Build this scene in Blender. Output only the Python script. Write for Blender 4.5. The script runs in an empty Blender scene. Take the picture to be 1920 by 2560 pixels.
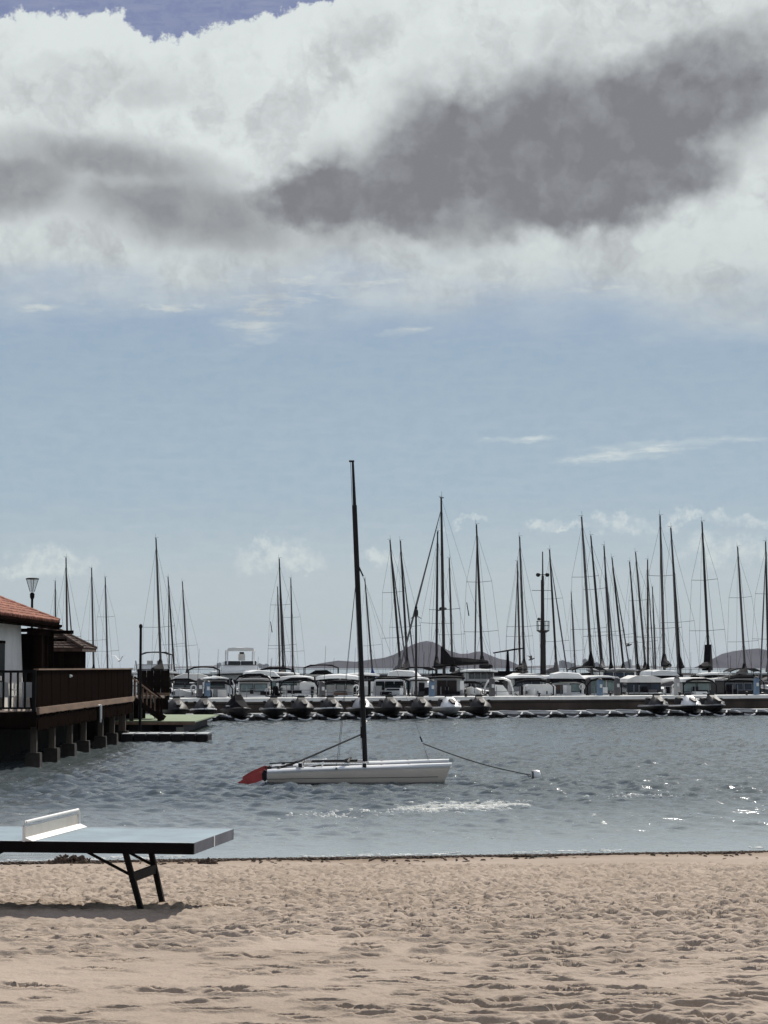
import bpy, math, random
import numpy as np
from mathutils import Vector, Matrix

R = math.radians
rnd = random.Random(7)
scene = bpy.context.scene
col = scene.collection

# ------------------------------------------------------------------ camera
F = 5400.0            # focal length in pixels of the 1920x2560 photograph
CAM_Z = 3.0           # eye height above the water
PITCH = math.atan(388.0 / F)
cam_data = bpy.data.cameras.new('camera')
cam_data.sensor_fit = 'VERTICAL'
cam_data.sensor_height = 36.0
cam_data.lens = 36.0 * F / 2560.0
cam_data.clip_start = 0.1
cam_data.clip_end = 40000.0
cam = bpy.data.objects.new('camera', cam_data)
cam.location = (0, 0, CAM_Z)
cam.rotation_euler = (R(90) + PITCH, 0, 0)
col.objects.link(cam)
scene.camera = cam

# ------------------------------------------------------------------ sky, sun, exposure
SUN_EL, SUN_AZ = 43.0, 21.0       # azimuth from +Y towards +X, degrees
SKY = 0.10
scene.view_settings.view_transform = 'Standard'
scene.view_settings.look = 'None'
scene.view_settings.gamma = 1.0
scene.view_settings.exposure = 0.0
scene.view_settings.use_curve_mapping = False

world = bpy.data.worlds.new('World')
scene.world = world
world.use_nodes = True
wt = world.node_tree
for n in list(wt.nodes):
    wt.nodes.remove(n)
wl = wt.links


def wn(kind, **kw):
    n = wt.nodes.new(kind)
    for k, v in kw.items():
        setattr(n, k, v)
    return n


def wset(sock, v):
    if hasattr(v, 'links') or isinstance(v, bpy.types.NodeSocket):
        wl.new(v, sock)
    else:
        sock.default_value = v


def M(op, a, b=None, c=None, clamp=False):
    n = wn('ShaderNodeMath', operation=op, use_clamp=clamp)
    wset(n.inputs[0], a)
    if b is not None:
        wset(n.inputs[1], b)
    if c is not None:
        wset(n.inputs[2], c)
    return n.outputs[0]


def SS(v, lo, hi, a=0.0, b=1.0):
    n = wn('ShaderNodeMapRange', interpolation_type='SMOOTHSTEP')
    wset(n.inputs[0], v)
    n.inputs[1].default_value = lo
    n.inputs[2].default_value = hi
    n.inputs[3].default_value = a
    n.inputs[4].default_value = b
    return n.outputs[0]


def VM(op, a, b=None, scale=None):
    n = wn('ShaderNodeVectorMath', operation=op)
    wset(n.inputs[0], a)
    if b is not None:
        wset(n.inputs[1], b)
    if scale is not None:
        wset(n.inputs['Scale'], scale)
    return n


def NZ(vec, scale, detail=6.0, rough=0.55, dist=0.0):
    n = wn('ShaderNodeTexNoise')
    n.noise_dimensions = '3D'
    wset(n.inputs['Vector'], vec)
    n.inputs['Scale'].default_value = scale
    n.inputs['Detail'].default_value = detail
    n.inputs['Roughness'].default_value = rough
    n.inputs['Distortion'].default_value = dist
    return n


def MIX(f, a, b):
    n = wn('ShaderNodeMix', data_type='RGBA', clamp_factor=True)
    wset(n.inputs[0], f)
    wset(n.inputs[6], a)
    wset(n.inputs[7], b)
    return n.outputs[2]


def rgb(r, g, b):
    return (r, g, b, 1.0)


tc = wn('ShaderNodeTexCoord')
sep = wn('ShaderNodeSeparateXYZ')
wl.new(tc.outputs['Generated'], sep.inputs[0])
dx, dy, dz = sep.outputs
AZ = M('MULTIPLY', M('ARCTAN2', dx, dy), 180 / math.pi)
EL = M('MULTIPLY', M('ARCSINE', dz), 180 / math.pi)
cmb = wn('ShaderNodeCombineXYZ')
wl.new(AZ, cmb.inputs[0])
wl.new(EL, cmb.inputs[1])
ANG = cmb.outputs[0]

# air: Nishita, softened towards the pale greyed tone of the photograph everywhere
nish = wn('ShaderNodeTexSky', sky_type='NISHITA')
nish.sun_disc = False
nish.sun_elevation = R(SUN_EL)
nish.sun_rotation = R(SUN_AZ)
nish.air_density = 1.0
nish.dust_density = 0.8
nish.ozone_density = 2.0
hs = wn('ShaderNodeHueSaturation')
hs.inputs['Saturation'].default_value = 0.55
hs.inputs['Value'].default_value = 0.5
wl.new(nish.outputs[0], hs.inputs['Color'])
ramp = wn('ShaderNodeValToRGB')
wl.new(M('DIVIDE', EL, 90.0, clamp=True), ramp.inputs[0])
els = [(0.0, (0.440, 0.525, 0.580)), (2.4, (0.455, 0.545, 0.600)), (4.5, (0.345, 0.465, 0.575)),
       (8.0, (0.30, 0.42, 0.55)), (10.5, (0.29, 0.39, 0.56)), (16.6, (0.165, 0.205, 0.40)), (30, (0.13, 0.17, 0.36)), (90, (0.07, 0.10, 0.28))]
cr = ramp.color_ramp
for i, (e, c) in enumerate(els):
    el = cr.elements[i] if i < 2 else cr.elements.new(e / 90.0)
    el.position = e / 90.0
    el.color = rgb(*c)
air_grad = VM('SCALE', ramp.outputs[0], scale=1.0 / SKY).outputs[0]
air = MIX(0.85, hs.outputs[0], air_grad)

# warped angular coordinates for the cloud edges
w3 = NZ(ANG, 2.3, 9, 0.66)
w1 = NZ(ANG, 0.42, 7, 0.58)
w1v = VM('SUBTRACT', w1.outputs['Color'], (0.5, 0.5, 0.5)).outputs[0]
w2 = NZ(ANG, 1.7, 6, 0.6)
w2v = VM('SUBTRACT', w2.outputs['Color'], (0.5, 0.5, 0.5)).outputs[0]
PB = VM('ADD', ANG, VM('SCALE', w1v, scale=1.9).outputs[0]).outputs[0]
PB = VM('ADD', PB, VM('SCALE', w2v, scale=0.7).outputs[0]).outputs[0]
PS = VM('ADD', ANG, VM('SCALE', w1v, scale=0.9).outputs[0]).outputs[0]
PS = VM('ADD', PS, VM('SCALE', w2v, scale=0.35).outputs[0]).outputs[0]
sepb = wn('ShaderNodeSeparateXYZ'); wl.new(PB, sepb.inputs[0])
seps = wn('ShaderNodeSeparateXYZ'); wl.new(PS, seps.inputs[0])


def px2a(px, py):
    return math.degrees(math.atan((px - 960) / F)), math.degrees(math.atan((1668 - py) / F))


def ell(P, px, py, rx, ry, rot=0.0, soft=0.5):
    """soft ellipse of cloud, given by the direction it is seen in"""
    a, e = px2a(px, py)
    mp = wn('ShaderNodeMapping', vector_type='TEXTURE')
    mp.inputs['Location'].default_value = (a, e, 0)
    mp.inputs['Rotation'].default_value = (0, 0, R(rot))
    mp.inputs['Scale'].default_value = (rx / 94.0, ry / 94.0, 1)
    wl.new(P, mp.inputs[0])
    d = VM('LENGTH', mp.outputs[0]).outputs['Value']
    return SS(d, 1 + soft, 1 - soft)


def union(vals):
    v = vals[0]
    for o in vals[1:]:
        v = M('SMOOTH_MAX', v, o, 0.30)
    return v


# generic fair-weather cumulus for the rest of the dome
plane = VM('DIVIDE', tc.outputs['Generated'], M('MAXIMUM', M('ADD', dz, 0.16), 0.05)).outputs[0]
# VectorMath divide needs a vector: build one
gvec = wn('ShaderNodeCombineXYZ')
den = M('MAXIMUM', M('ADD', dz, 0.16), 0.06)
wl.new(M('DIVIDE', dx, den), gvec.inputs[0])
wl.new(M('DIVIDE', dy, den), gvec.inputs[1])
g1 = NZ(gvec.outputs[0], 0.9, 9, 0.58)
g2 = NZ(gvec.outputs[0], 0.55, 5, 0.5)
gen_cov = SS(g1.outputs['Fac'], 0.45, 0.56)
gen_dark = SS(g2.outputs['Fac'], 0.50, 0.66)
out_w = SS(M('MAXIMUM', M('SUBTRACT', M('ABSOLUTE', AZ), 11.0), M('SUBTRACT', EL, 18.2)), 0.0, 3.0)

# the bank of cumulus across the top of the view
az_s, el_s = seps.outputs[0], seps.outputs[1]
tl = wn('ShaderNodeValToRGB')
tl.color_ramp.interpolation = 'LINEAR'
wl.new(M('DIVIDE', M('ADD', AZ, 11.0), 14.0, clamp=True), tl.inputs[0])
tpts = [(-200, 45), (20, 12), (120, 8), (290, -4), (350, 62), (420, 58), (520, 34), (640, 44), (720, 58), (860, 82), (905, 130), (955, 82), (1005, 10), (1200, -160)]
for i, (px_, py_) in enumerate(tpts):
    a_, e_ = px2a(px_, py_)
    el_ = tl.color_ramp.elements[i] if i < 2 else tl.color_ramp.elements.new(0.5)
    el_.position = (a_ + 11.0) / 14.0
    v_ = (e_ - 14.0) / 6.0
    el_.color = rgb(v_, v_, v_)
topline = M('ADD', 13.88, M('MULTIPLY', tl.outputs[0], 6.0))
topline = M('ADD', topline, M('MULTIPLY', SS(AZ, 2.0, 3.0), 2.0))
topline = M('ADD', topline, M('MULTIPLY', M('SUBTRACT', w3.outputs['Fac'], 0.5), 1.3))
el_s = EL
tops = M('SUBTRACT', topline, el_s)
cov_top = SS(tops, -0.06, 0.16)
low_n = M('MULTIPLY', M('SUBTRACT', NZ(VM('MULTIPLY', ANG, (0.35, 1.0, 1.0)).outputs[0], 0.8, 6, 0.6).outputs['Fac'], 0.5), 3.2)
botline = M('ADD', EL, low_n)
botline = M('ADD', botline, M('MULTIPLY', SS(AZ, 2.0, 9.0), 0.55))
cov_bot = SS(botline, 8.3, 11.2)
bank = M('MULTIPLY', cov_top, cov_bot)

# wisps, streaks and little far puffs
str_n = NZ(VM('MULTIPLY', ANG, (0.5, 2.6, 1.0)).outputs[0], 1.6, 6, 0.62)
str_f = SS(str_n.outputs['Fac'], 0.42, 0.66)
PW = VM('ADD', ANG, VM('MULTIPLY', w2v, (1.2, 0.35, 0)).outputs[0]).outputs[0]
wisps = [(150, 772, 150, 16, 1, .8), (420, 765, 120, 12, 3, .8), (650, 775, 100, 60, 20, .95), (1010, 825, 60, 9, 6, .8),
         (1690, 1112, 185, 10, 2.5, .9), (1620, 1128, 120, 9, 3, .9), (1540, 1144, 130, 10, 1.5, .9), (1290, 1100, 80, 7, 2, .9),
         (1700, 690, 400, 55, 3, .9), (1150, 690, 420, 40, 2, .95), (600, 690, 500, 60, -3, .95)]
wv = union([ell(PW, *w) for w in wisps])
wisp = M('MULTIPLY', wv, M('ADD', 0.36, M('MULTIPLY', str_f, 0.64)))
puffs = [(140, 1400, 110, 40, 0, .55), (165, 1385, 50, 24, 0, .5), (60, 1415, 60, 20, 0, .6), (700, 1402, 95, 34, 0, .6), (650, 1388, 40, 20, 0, .5), (760, 1420, 60, 20, 0, .6),
         (1150, 1303, 45, 9, 0, .7), (1370, 1300, 60, 14, 0, .7), (1560, 1318, 80, 20, 0, .7), (1720, 1312, 60, 14, 0, .7),
         (1870, 1308, 110, 18, 0, .7), (1440, 1314, 50, 9, 0, .7), (950, 1404, 60, 26, 0, .7), (1850, 1390, 130, 30, 0, .8)]
PP = VM('ADD', PB, VM('SCALE', VM('SUBTRACT', w3.outputs['Color'], (0.5, 0.5, 0.5)).outputs[0], scale=0.9).outputs[0]).outputs[0]
pv = M('MULTIPLY', union([ell(PP, *p) for p in puffs]), M('ADD', 0.22, M('MULTIPLY', SS(w3.outputs['Fac'], 0.36, 0.62), 0.55)))

# grey undersides of the bank
darks = [(1350, 345, 540, 195, 11, .55), (870, 490, 330, 95, -3, .45), (1500, 450, 390, 125, 8, .40), (1050, 420, 370, 145, 20, .6), (1740, 260, 360, 140, 14, .7), (1640, 190, 300, 90, 4, .9)]
w4 = NZ(ANG, 0.40, 3.5, 0.5)
w4v = VM('SUBTRACT', w4.outputs['Color'], (0.5, 0.5, 0.5)).outputs[0]
PD = VM('ADD', ANG, VM('SCALE', w4v, scale=2.8).outputs[0]).outputs[0]
PD = VM('ADD', PD, VM('SCALE', w2v, scale=0.75).outputs[0]).outputs[0]
dk = union([ell(PD, *d) for d in darks])
dk2 = union([ell(PS, 30, 462, 170, 95, 0, .6), ell(PS, 250, 400, 300, 60, -6, .8), ell(PS, 450, 520, 330, 90, -8, .7)])
mid = union([ell(PB, 260, 220, 330, 70, 0, .9), ell(PB, 60, 240, 110, 80, 0, .9), ell(PB, 1500, 70, 420, 60, 5, .95)])
sh_n = NZ(PB, 0.50, 4, 0.5)
bil_n = NZ(PB, 0.9, 5, 0.52)
crease = SS(M('ABSOLUTE', M('SUBTRACT', bil_n.outputs['Fac'], 0.5)), 0.0, 0.13, 1.0, 0.0)
bil_2 = NZ(PS, 2.2, 5, 0.55)
crease2 = SS(M('ABSOLUTE', M('SUBTRACT', bil_2.outputs['Fac'], 0.5)), 0.0, 0.12, 1.0, 0.0)
lumps = SS(sh_n.outputs['Fac'], 0.30, 0.66)
dark = M('MAXIMUM', dk, M('MULTIPLY', dk2, 0.85))
dark = M('MAXIMUM', dark, M('MULTIPLY', mid, M('ADD', 0.12, M('MULTIPLY', lumps, 0.35))))
dark = M('MULTIPLY', dark, M('ADD', 0.72, M('MULTIPLY', bil_n.outputs['Fac'], 0.50)))
soft_sh = M('ADD', M('MULTIPLY', M('SUBTRACT', 1.0, lumps), 0.34), M('ADD', M('MULTIPLY', crease, 0.10), M('MULTIPLY', crease2, 0.05)))
soft_sh = M('MULTIPLY', soft_sh, M('ADD', 0.35, M('MULTIPLY', SS(tops, 0.1, 1.6), 0.65)))
soft_sh = M('MULTIPLY', soft_sh, SS(EL, 7.0, 10.5))
dark = M('SMOOTH_MAX', dark, soft_sh, 0.15)
dark = M('MULTIPLY', dark, SS(EL, 6.0, 8.0))

cov = M('MAXIMUM', bank, M('MAXIMUM', wisp, pv))
# a pale band of haze low down at the horizon
cov = M('MAXIMUM', cov, M('MULTIPLY', SS(EL, 3.3, 2.2), 0.10))
covg = M('ADD', M('MULTIPLY', cov, M('SUBTRACT', 1.0, out_w)), M('MULTIPLY', M('MULTIPLY', gen_cov, SS(EL, 2.0, 9.0)), out_w))
darkg = M('ADD', M('MULTIPLY', dark, M('SUBTRACT', 1.0, out_w)), M('MULTIPLY', gen_dark, out_w))
k = 1.0 / SKY
low_white = rgb(0.66 * k, 0.72 * k, 0.72 * k)
white = MIX(SS(EL, 9.5, 13.5), low_white, rgb(0.79 * k, 0.845 * k, 0.84 * k))
cloud = MIX(darkg, white, rgb(0.212 * k, 0.218 * k, 0.24 * k))
final = MIX(covg, air, cloud)
bg = wn('ShaderNodeBackground')
wl.new(final, bg.inputs['Color'])
bg.inputs['Strength'].default_value = SKY
wo = wn('ShaderNodeOutputWorld')
wl.new(bg.outputs[0], wo.inputs['Surface'])
world.cycles.sampling_method = 'MANUAL'
world.cycles.sample_map_resolution = 1024

sun_data = bpy.data.lights.new('sun', 'SUN')
sun_data.energy = 4.9
sun_data.angle = R(0.53)
sun_data.color = (1.0, 0.95, 0.87)
sun = bpy.data.objects.new('sun', sun_data)
sd = Vector((math.sin(R(SUN_AZ)) * math.cos(R(SUN_EL)), math.cos(R(SUN_AZ)) * math.cos(R(SUN_EL)), math.sin(R(SUN_EL))))
sun.rotation_euler = sd.to_track_quat('Z', 'Y').to_euler()
sun.location = (0, 0, 60)
col.objects.link(sun)
scene.render.film_transparent = False

# ------------------------------------------------------------------ helpers


def at(px, py, Y):
    """world point seen at photograph pixel (px, py) at distance Y along the view"""
    cx, cy = (px - 960) / F, (1280 - py) / F
    d = Vector((cx, math.cos(PITCH) - cy * math.sin(PITCH), math.sin(PITCH) + cy * math.cos(PITCH)))
    return Vector((0, 0, CAM_Z)) + d * (Y / d.y)


def ground(px, py, z):
    cx, cy = (px - 960) / F, (1280 - py) / F
    d = Vector((cx, math.cos(PITCH) - cy * math.sin(PITCH), math.sin(PITCH) + cy * math.cos(PITCH)))
    return Vector((0, 0, CAM_Z)) + d * ((z - CAM_Z) / d.z)


MATS = {}


def mat(name, color, rough=0.6, metal=0.0, var=0.15, scale=6.0, bump=0.0, bscale=None, stretch=(1, 1, 1), color2=None, spec=0.5,
        alpha=1.0, coord='Object', trans=0.0):
    """procedural material: base colour mottled by noise, optional second colour for stains, optional bump"""
    if name in MATS:
        return MATS[name]
    m = bpy.data.materials.new(name)
    m.use_nodes = True
    t = m.node_tree
    b = t.nodes['Principled BSDF']
    b.inputs['Roughness'].default_value = rough
    b.inputs['Metallic'].default_value = metal
    b.inputs['Specular IOR Level'].default_value = spec
    if alpha < 1:
        b.inputs['Alpha'].default_value = alpha
    if trans:
        b.inputs['Transmission Weight'].default_value = trans
    tcn = t.nodes.new('ShaderNodeTexCoord')
    mp = t.nodes.new('ShaderNodeMapping')
    mp.inputs['Scale'].default_value = stretch
    t.links.new(tcn.outputs[coord], mp.inputs[0])
    nz = t.nodes.new('ShaderNodeTexNoise')
    nz.inputs['Scale'].default_value = scale
    nz.inputs['Detail'].default_value = 6
    nz.inputs['Roughness'].default_value = 0.6
    t.links.new(mp.outputs[0], nz.inputs['Vector'])
    rp = t.nodes.new('ShaderNodeValToRGB')
    c2 = color2 if color2 else tuple(c * (1 - var) for c in color)
    c1 = tuple(min(1, c * (1 + var * 0.6)) for c in color)
    rp.color_ramp.elements[0].position = 0.3
    rp.color_ramp.elements[1].position = 0.7
    rp.color_ramp.elements[0].color = rgb(*c2)
    rp.color_ramp.elements[1].color = rgb(*c1)
    t.links.new(nz.outputs['Fac'], rp.inputs[0])
    t.links.new(rp.outputs[0], b.inputs['Base Color'])
    if bump:
        n2 = t.nodes.new('ShaderNodeTexNoise')
        n2.inputs['Scale'].default_value = bscale or scale * 4
        n2.inputs['Detail'].default_value = 5
        t.links.new(mp.outputs[0], n2.inputs['Vector'])
        bp = t.nodes.new('ShaderNodeBump')
        bp.inputs['Strength'].default_value = bump
        bp.inputs['Distance'].default_value = 0.02
        t.links.new(n2.outputs['Fac'], bp.inputs['Height'])
        t.links.new(bp.outputs[0], b.inputs['Normal'])
    MATS[name] = m
    return m


class MB:
    """mesh builder: collects solids and links them as ONE mesh object"""

    def __init__(self):
        self.v, self.f = [], []

    def add(self, vs, fs):
        o = len(self.v)
        self.v += [tuple(p) for p in vs]
        self.f += [tuple(i + o for i in f) for f in fs]
        return self

    def box(self, c, s, rot=None, taper=1.0):
        hx, hy, hz = s[0] / 2, s[1] / 2, s[2] / 2
        ps = []
        for z, k in ((-hz, 1.0), (hz, taper)):
            ps += [Vector((-hx * k, -hy * k, z)), Vector((hx * k, -hy * k, z)), Vector((hx * k, hy * k, z)), Vector((-hx * k, hy * k, z))]
        if rot is not None:
            ps = [rot @ p for p in ps]
        ps = [p + Vector(c) for p in ps]
        return self.add(ps, [(3, 2, 1, 0), (4, 5, 6, 7), (0, 1, 5, 4), (1, 2, 6, 5), (2, 3, 7, 6), (3, 0, 4, 7)])

    def bar(self, p0, p1, w, h, up=(0, 0, 1)):
        p0, p1 = Vector(p0), Vector(p1)
        d = (p1 - p0).normalized()
        u = Vector(up)
        if abs(d.dot(u)) > 0.99:
            u = Vector((0, 1, 0))
        s = d.cross(u).normalized()
        u = s.cross(d)
        ps = []
        for p in (p0, p1):
            ps += [p - s * w / 2 - u * h / 2, p + s * w / 2 - u * h / 2, p + s * w / 2 + u * h / 2, p - s * w / 2 + u * h / 2]
        return self.add(ps, [(0, 1, 2, 3), (7, 6, 5, 4), (1, 0, 4, 5), (2, 1, 5, 6), (3, 2, 6, 7), (0, 3, 7, 4)])

    def tube(self, p0, p1, r0, r1=None, n=8):
        return self.path([p0, p1], [r0, r0 if r1 is None else r1], n)

    def path(self, pts, r, n=6, closed_ends=True):
        pts = [Vector(p) for p in pts]
        if not isinstance(r, (list, tuple)):
            r = [r] * len(pts)
        rings = []
        for i, p in enumerate(pts):
            a = pts[max(i - 1, 0)]
            b = pts[min(i + 1, len(pts) - 1)]
            d = (b - a).normalized()
            u = Vector((0, 0, 1)) if abs(d.z) < 0.9 else Vector((0, 1, 0))
            s = d.cross(u).normalized()
            u = s.cross(d)
            rings.append([p + (s * math.cos(2 * math.pi * k / n) + u * math.sin(2 * math.pi * k / n)) * r[i] for k in range(n)])
        return self.loft(rings, closed_ends)

    def loft(self, rings, caps=True):
        n = len(rings[0])
        vs = [p for ring in rings for p in ring]
        fs = []
        for i in range(len(rings) - 1):
            for k in range(n):
                a, b = i * n + k, i * n + (k + 1) % n
                fs.append((a, b, b + n, a + n))
        if caps:
            fs.append(tuple(range(n - 1, -1, -1)))
            fs.append(tuple(range((len(rings) - 1) * n, len(rings) * n)))
        return self.add(vs, fs)

    def lathe(self, c, prof, n=12, axis='z'):
        rings = []
        for r, z in prof:
            rings.append([Vector(c) + (Vector((r * math.cos(2 * math.pi * k / n), r * math.sin(2 * math.pi * k / n), z)) if axis == 'z'
                                       else Vector((z, r * math.cos(2 * math.pi * k / n), r * math.sin(2 * math.pi * k / n))))
                          for k in range(n)])
        return self.loft(rings)

    def prism(self, poly, d, axis='y', c=(0, 0, 0)):
        """extrude a polygon of (a, b) pairs by thickness d along an axis, centred on c"""
        def P(a, b, t):
            v = {'y': (a, t, b), 'x': (t, a, b), 'z': (a, b, t)}[axis]
            return Vector(v) + Vector(c)
        n = len(poly)
        vs = [P(a, b, -d / 2) for a, b in poly] + [P(a, b, d / 2) for a, b in poly]
        fs = [tuple(range(n)), tuple(range(2 * n - 1, n - 1, -1))]
        for i in range(n):
            j = (i + 1) % n
            fs.append((i, i + n, j + n, j))
        return self.add(vs, fs)

    def sheet(self, rows):
        """open quad sheet from rows of points"""
        n = len(rows[0])
        vs = [p for r in rows for p in r]
        fs = [(i * n + k, i * n + k + 1, (i + 1) * n + k + 1, (i + 1) * n + k) for i in range(len(rows) - 1) for k in range(n - 1)]
        return self.add(vs, fs)

    def shell(self, rows, t):
        """closed sheet with thickness t (offset along -z)"""
        lo = [[Vector(p) - Vector((0, 0, t)) for p in r] for r in rows]
        n, m = len(rows[0]), len(rows)
        vs = [p for r in rows for p in r] + [p for r in lo for p in r]
        o = n * m
        fs = []
        for i in range(m - 1):
            for k in range(n - 1):
                q = (i * n + k, i * n + k + 1, (i + 1) * n + k + 1, (i + 1) * n + k)
                fs.append(q)
                fs.append(tuple(x + o for x in reversed(q)))
        for i in range(m - 1):
            for k in (0, n - 1):
                a, b = i * n + k, (i + 1) * n + k
                fs.append((a, b, b + o, a + o))
        for k in range(n - 1):
            for i in (0, m - 1):
                a, b = i * n + k, i * n + k + 1
                fs.append((a, b, b + o, a + o))
        return self.add(vs, fs)

    def mesh(self, name, material, smooth=False):
        me = bpy.data.meshes.new(name)
        me.from_pydata(self.v, [], self.f)
        me.update()
        if smooth:
            me.shade_smooth()
            try:
                me.set_sharp_from_angle(angle=R(38))
            except Exception:
                pass
        if material:
            me.materials.append(material)
        return me

    def build(self, name, material, parent=None, smooth=False, **props):
        import bmesh
        me = self.mesh(name, material, False)
        bm = bmesh.new()
        bm.from_mesh(me)
        bmesh.ops.recalc_face_normals(bm, faces=bm.faces)
        bm.to_mesh(me)
        bm.free()
        if smooth:
            me.shade_smooth()
            me.set_sharp_from_angle(angle=R(38))
        o = bpy.data.objects.new(name, me)
        col.objects.link(o)
        if parent:
            o.parent = parent
        for k_, v_ in props.items():
            o[k_] = v_
        return o


def thing(name, label, cat, loc=(0, 0, 0), rot=0.0, group=None):
    o = bpy.data.objects.new(name, None)
    col.objects.link(o)
    o.location = loc
    if isinstance(rot, Matrix):
        o.rotation_euler = rot.to_euler()
    else:
        o.rotation_euler = (0, 0, rot)
    o.empty_display_size = 0.3
    o['label'] = label
    o['category'] = cat
    if group:
        o['group'] = group
    return o


def tag(o, label, cat, group=None):
    o['label'] = label
    o['category'] = cat
    if group:
        o['group'] = group
    return o


def kids(o):
    return [c for c in bpy.data.objects if c.parent == o]


def copy_tree(o, parent=None, cache={}):
    c = o.copy()
    col.objects.link(c)
    if parent:
        c.parent = parent
    for ch in o.children:
        copy_tree(ch, c)
    return c


def inst(src, name, parent, loc=None, rot=None):
    """another object sharing src's mesh, as a child"""
    o = bpy.data.objects.new(name, src.data)
    col.objects.link(o)
    o.parent = parent
    if loc is not None:
        o.location = loc
    if rot is not None:
        o.rotation_euler = rot
    return o


# numpy noise --------------------------------------------------------
_rs = np.random.RandomState(11)
_tab = _rs.rand(512, 512).astype(np.float32)


def vnoise(x, y):
    xi, yi = np.floor(x).astype(np.int64), np.floor(y).astype(np.int64)
    fx, fy = x - xi, y - yi
    fx = fx * fx * fx * (fx * (fx * 6 - 15) + 10)
    fy = fy * fy * fy * (fy * (fy * 6 - 15) + 10)
    a, b = _tab[xi % 512, yi % 512], _tab[(xi + 1) % 512, yi % 512]
    c, d = _tab[xi % 512, (yi + 1) % 512], _tab[(xi + 1) % 512, (yi + 1) % 512]
    return (a * (1 - fx) + b * fx) * (1 - fy) + (c * (1 - fx) + d * fx) * fy


def fbm(x, y, oct=4, gain=0.5, lac=2.03):
    s, a, t = 0, 1.0, 0.0
    for i in range(oct):
        s = s + a * (vnoise(x + 17.3 * i, y + 41.7 * i) - 0.5)
        t += a
        a *= gain
        x, y = x * lac, y * lac
    return s / t * 2


def sstep(x, a, b):
    t = np.clip((x - a) / (b - a), 0, 1)
    return t * t * (3 - 2 * t)


def grid_obj(name, X, Y, Z, material, smooth=True):
    h, w = X.shape
    me = bpy.data.meshes.new(name)
    nv, nf = h * w, (h - 1) * (w - 1)
    co = np.stack([X, Y, Z], -1).reshape(-1).astype(np.float32)
    idx = np.arange(nv).reshape(h, w)
    q = np.stack([idx[:-1, :-1], idx[:-1, 1:], idx[1:, 1:], idx[1:, :-1]], -1).reshape(-1).astype(np.int32)
    me.vertices.add(nv)
    me.vertices.foreach_set('co', co)
    me.loops.add(nf * 4)
    me.loops.foreach_set('vertex_index', q)
    me.polygons.add(nf)
    me.polygons.foreach_set('loop_start', np.arange(0, nf * 4, 4, dtype=np.int32))
    me.polygons.foreach_set('loop_total', np.full(nf, 4, dtype=np.int32))
    me.update(calc_edges=True)
    if smooth:
        me.shade_smooth()
    me.materials.append(material)
    o = bpy.data.objects.new(name, me)
    col.objects.link(o)
    return o


# ------------------------------------------------------------------ sand
PROF_D = np.array([-40, 2, 8, 12, 15, 17.6, 18.6, 22, 26, 30, 33.2, 34.6, 38, 60, 200.])
PROF_Z = np.array([1.7, 1.5, 1.42, 1.30, 1.18, 1.045, 0.955, 0.74, 0.50, 0.28, 0.09, -0.015, -0.22, -1.0, -1.5])


def beach_z(x, y):
    de = y - 0.165 * x * sstep(y, 20, 33)
    return np.interp(de, PROF_D, PROF_Z)


m_sand = bpy.data.materials.new('sand')
m_sand.use_nodes = True
t = m_sand.node_tree
b = t.nodes['Principled BSDF']
b.inputs['Roughness'].default_value = 0.95
b.inputs['Specular IOR Level'].default_value = 0.15
geo = t.nodes.new('ShaderNodeNewGeometry')
sx = t.nodes.new('ShaderNodeSeparateXYZ')
t.links.new(geo.outputs['Position'], sx.inputs[0])
n1 = t.nodes.new('ShaderNodeTexNoise'); n1.inputs['Scale'].default_value = 0.7; n1.inputs['Detail'].default_value = 7
n2 = t.nodes.new('ShaderNodeTexNoise'); n2.inputs['Scale'].default_value = 60; n2.inputs['Detail'].default_value = 3
for n_ in (n1, n2):
    t.links.new(geo.outputs['Position'], n_.inputs['Vector'])
r1 = t.nodes.new('ShaderNodeValToRGB')
r1.color_ramp.elements[0].position, r1.color_ramp.elements[1].position = 0.3, 0.7
r1.color_ramp.elements[0].color = rgb(0.350, 0.284, 0.226)
r1.color_ramp.elements[1].color = rgb(0.435, 0.357, 0.290)
t.links.new(n1.outputs['Fac'], r1.inputs[0])
r2 = t.nodes.new('ShaderNodeValToRGB')
r2.color_ramp.elements[0].position, r2.color_ramp.elements[1].position = 0.25, 0.75
r2.color_ramp.elements[0].color = rgb(0.78, 0.76, 0.74)
r2.color_ramp.elements[1].color = rgb(1.0, 1.0, 1.0)
t.links.new(n2.outputs['Fac'], r2.inputs[0])
mx = t.nodes.new('ShaderNodeMix'); mx.data_type = 'RGBA'; mx.blend_type = 'MULTIPLY'
mx.inputs[0].default_value = 1.0
t.links.new(r1.outputs[0], mx.inputs[6]); t.links.new(r2.outputs[0], mx.inputs[7])
# damp sand close to the waterline
wet = t.nodes.new('ShaderNodeMapRange')
wet.inputs[1].default_value, wet.inputs[2].default_value = 0.15, 0.03
t.links.new(sx.outputs[2], wet.inputs[0])
mw = t.nodes.new('ShaderNodeMix'); mw.data_type = 'RGBA'
t.links.new(wet.outputs[0], mw.inputs[0]); t.links.new(mx.outputs[2], mw.inputs[6]); mw.inputs[7].default_value = rgb(0.20, 0.145, 0.10)
t.links.new(mw.outputs[2], b.inputs['Base Color'])
bp = t.nodes.new('ShaderNodeBump'); bp.inputs['Strength'].default_value = 0.5; bp.inputs['Distance'].default_value = 0.01
t.links.new(n2.outputs['Fac'], bp.inputs['Height']); t.links.new(bp.outputs[0], b.inputs['Normal'])
MATS['sand'] = m_sand

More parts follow.
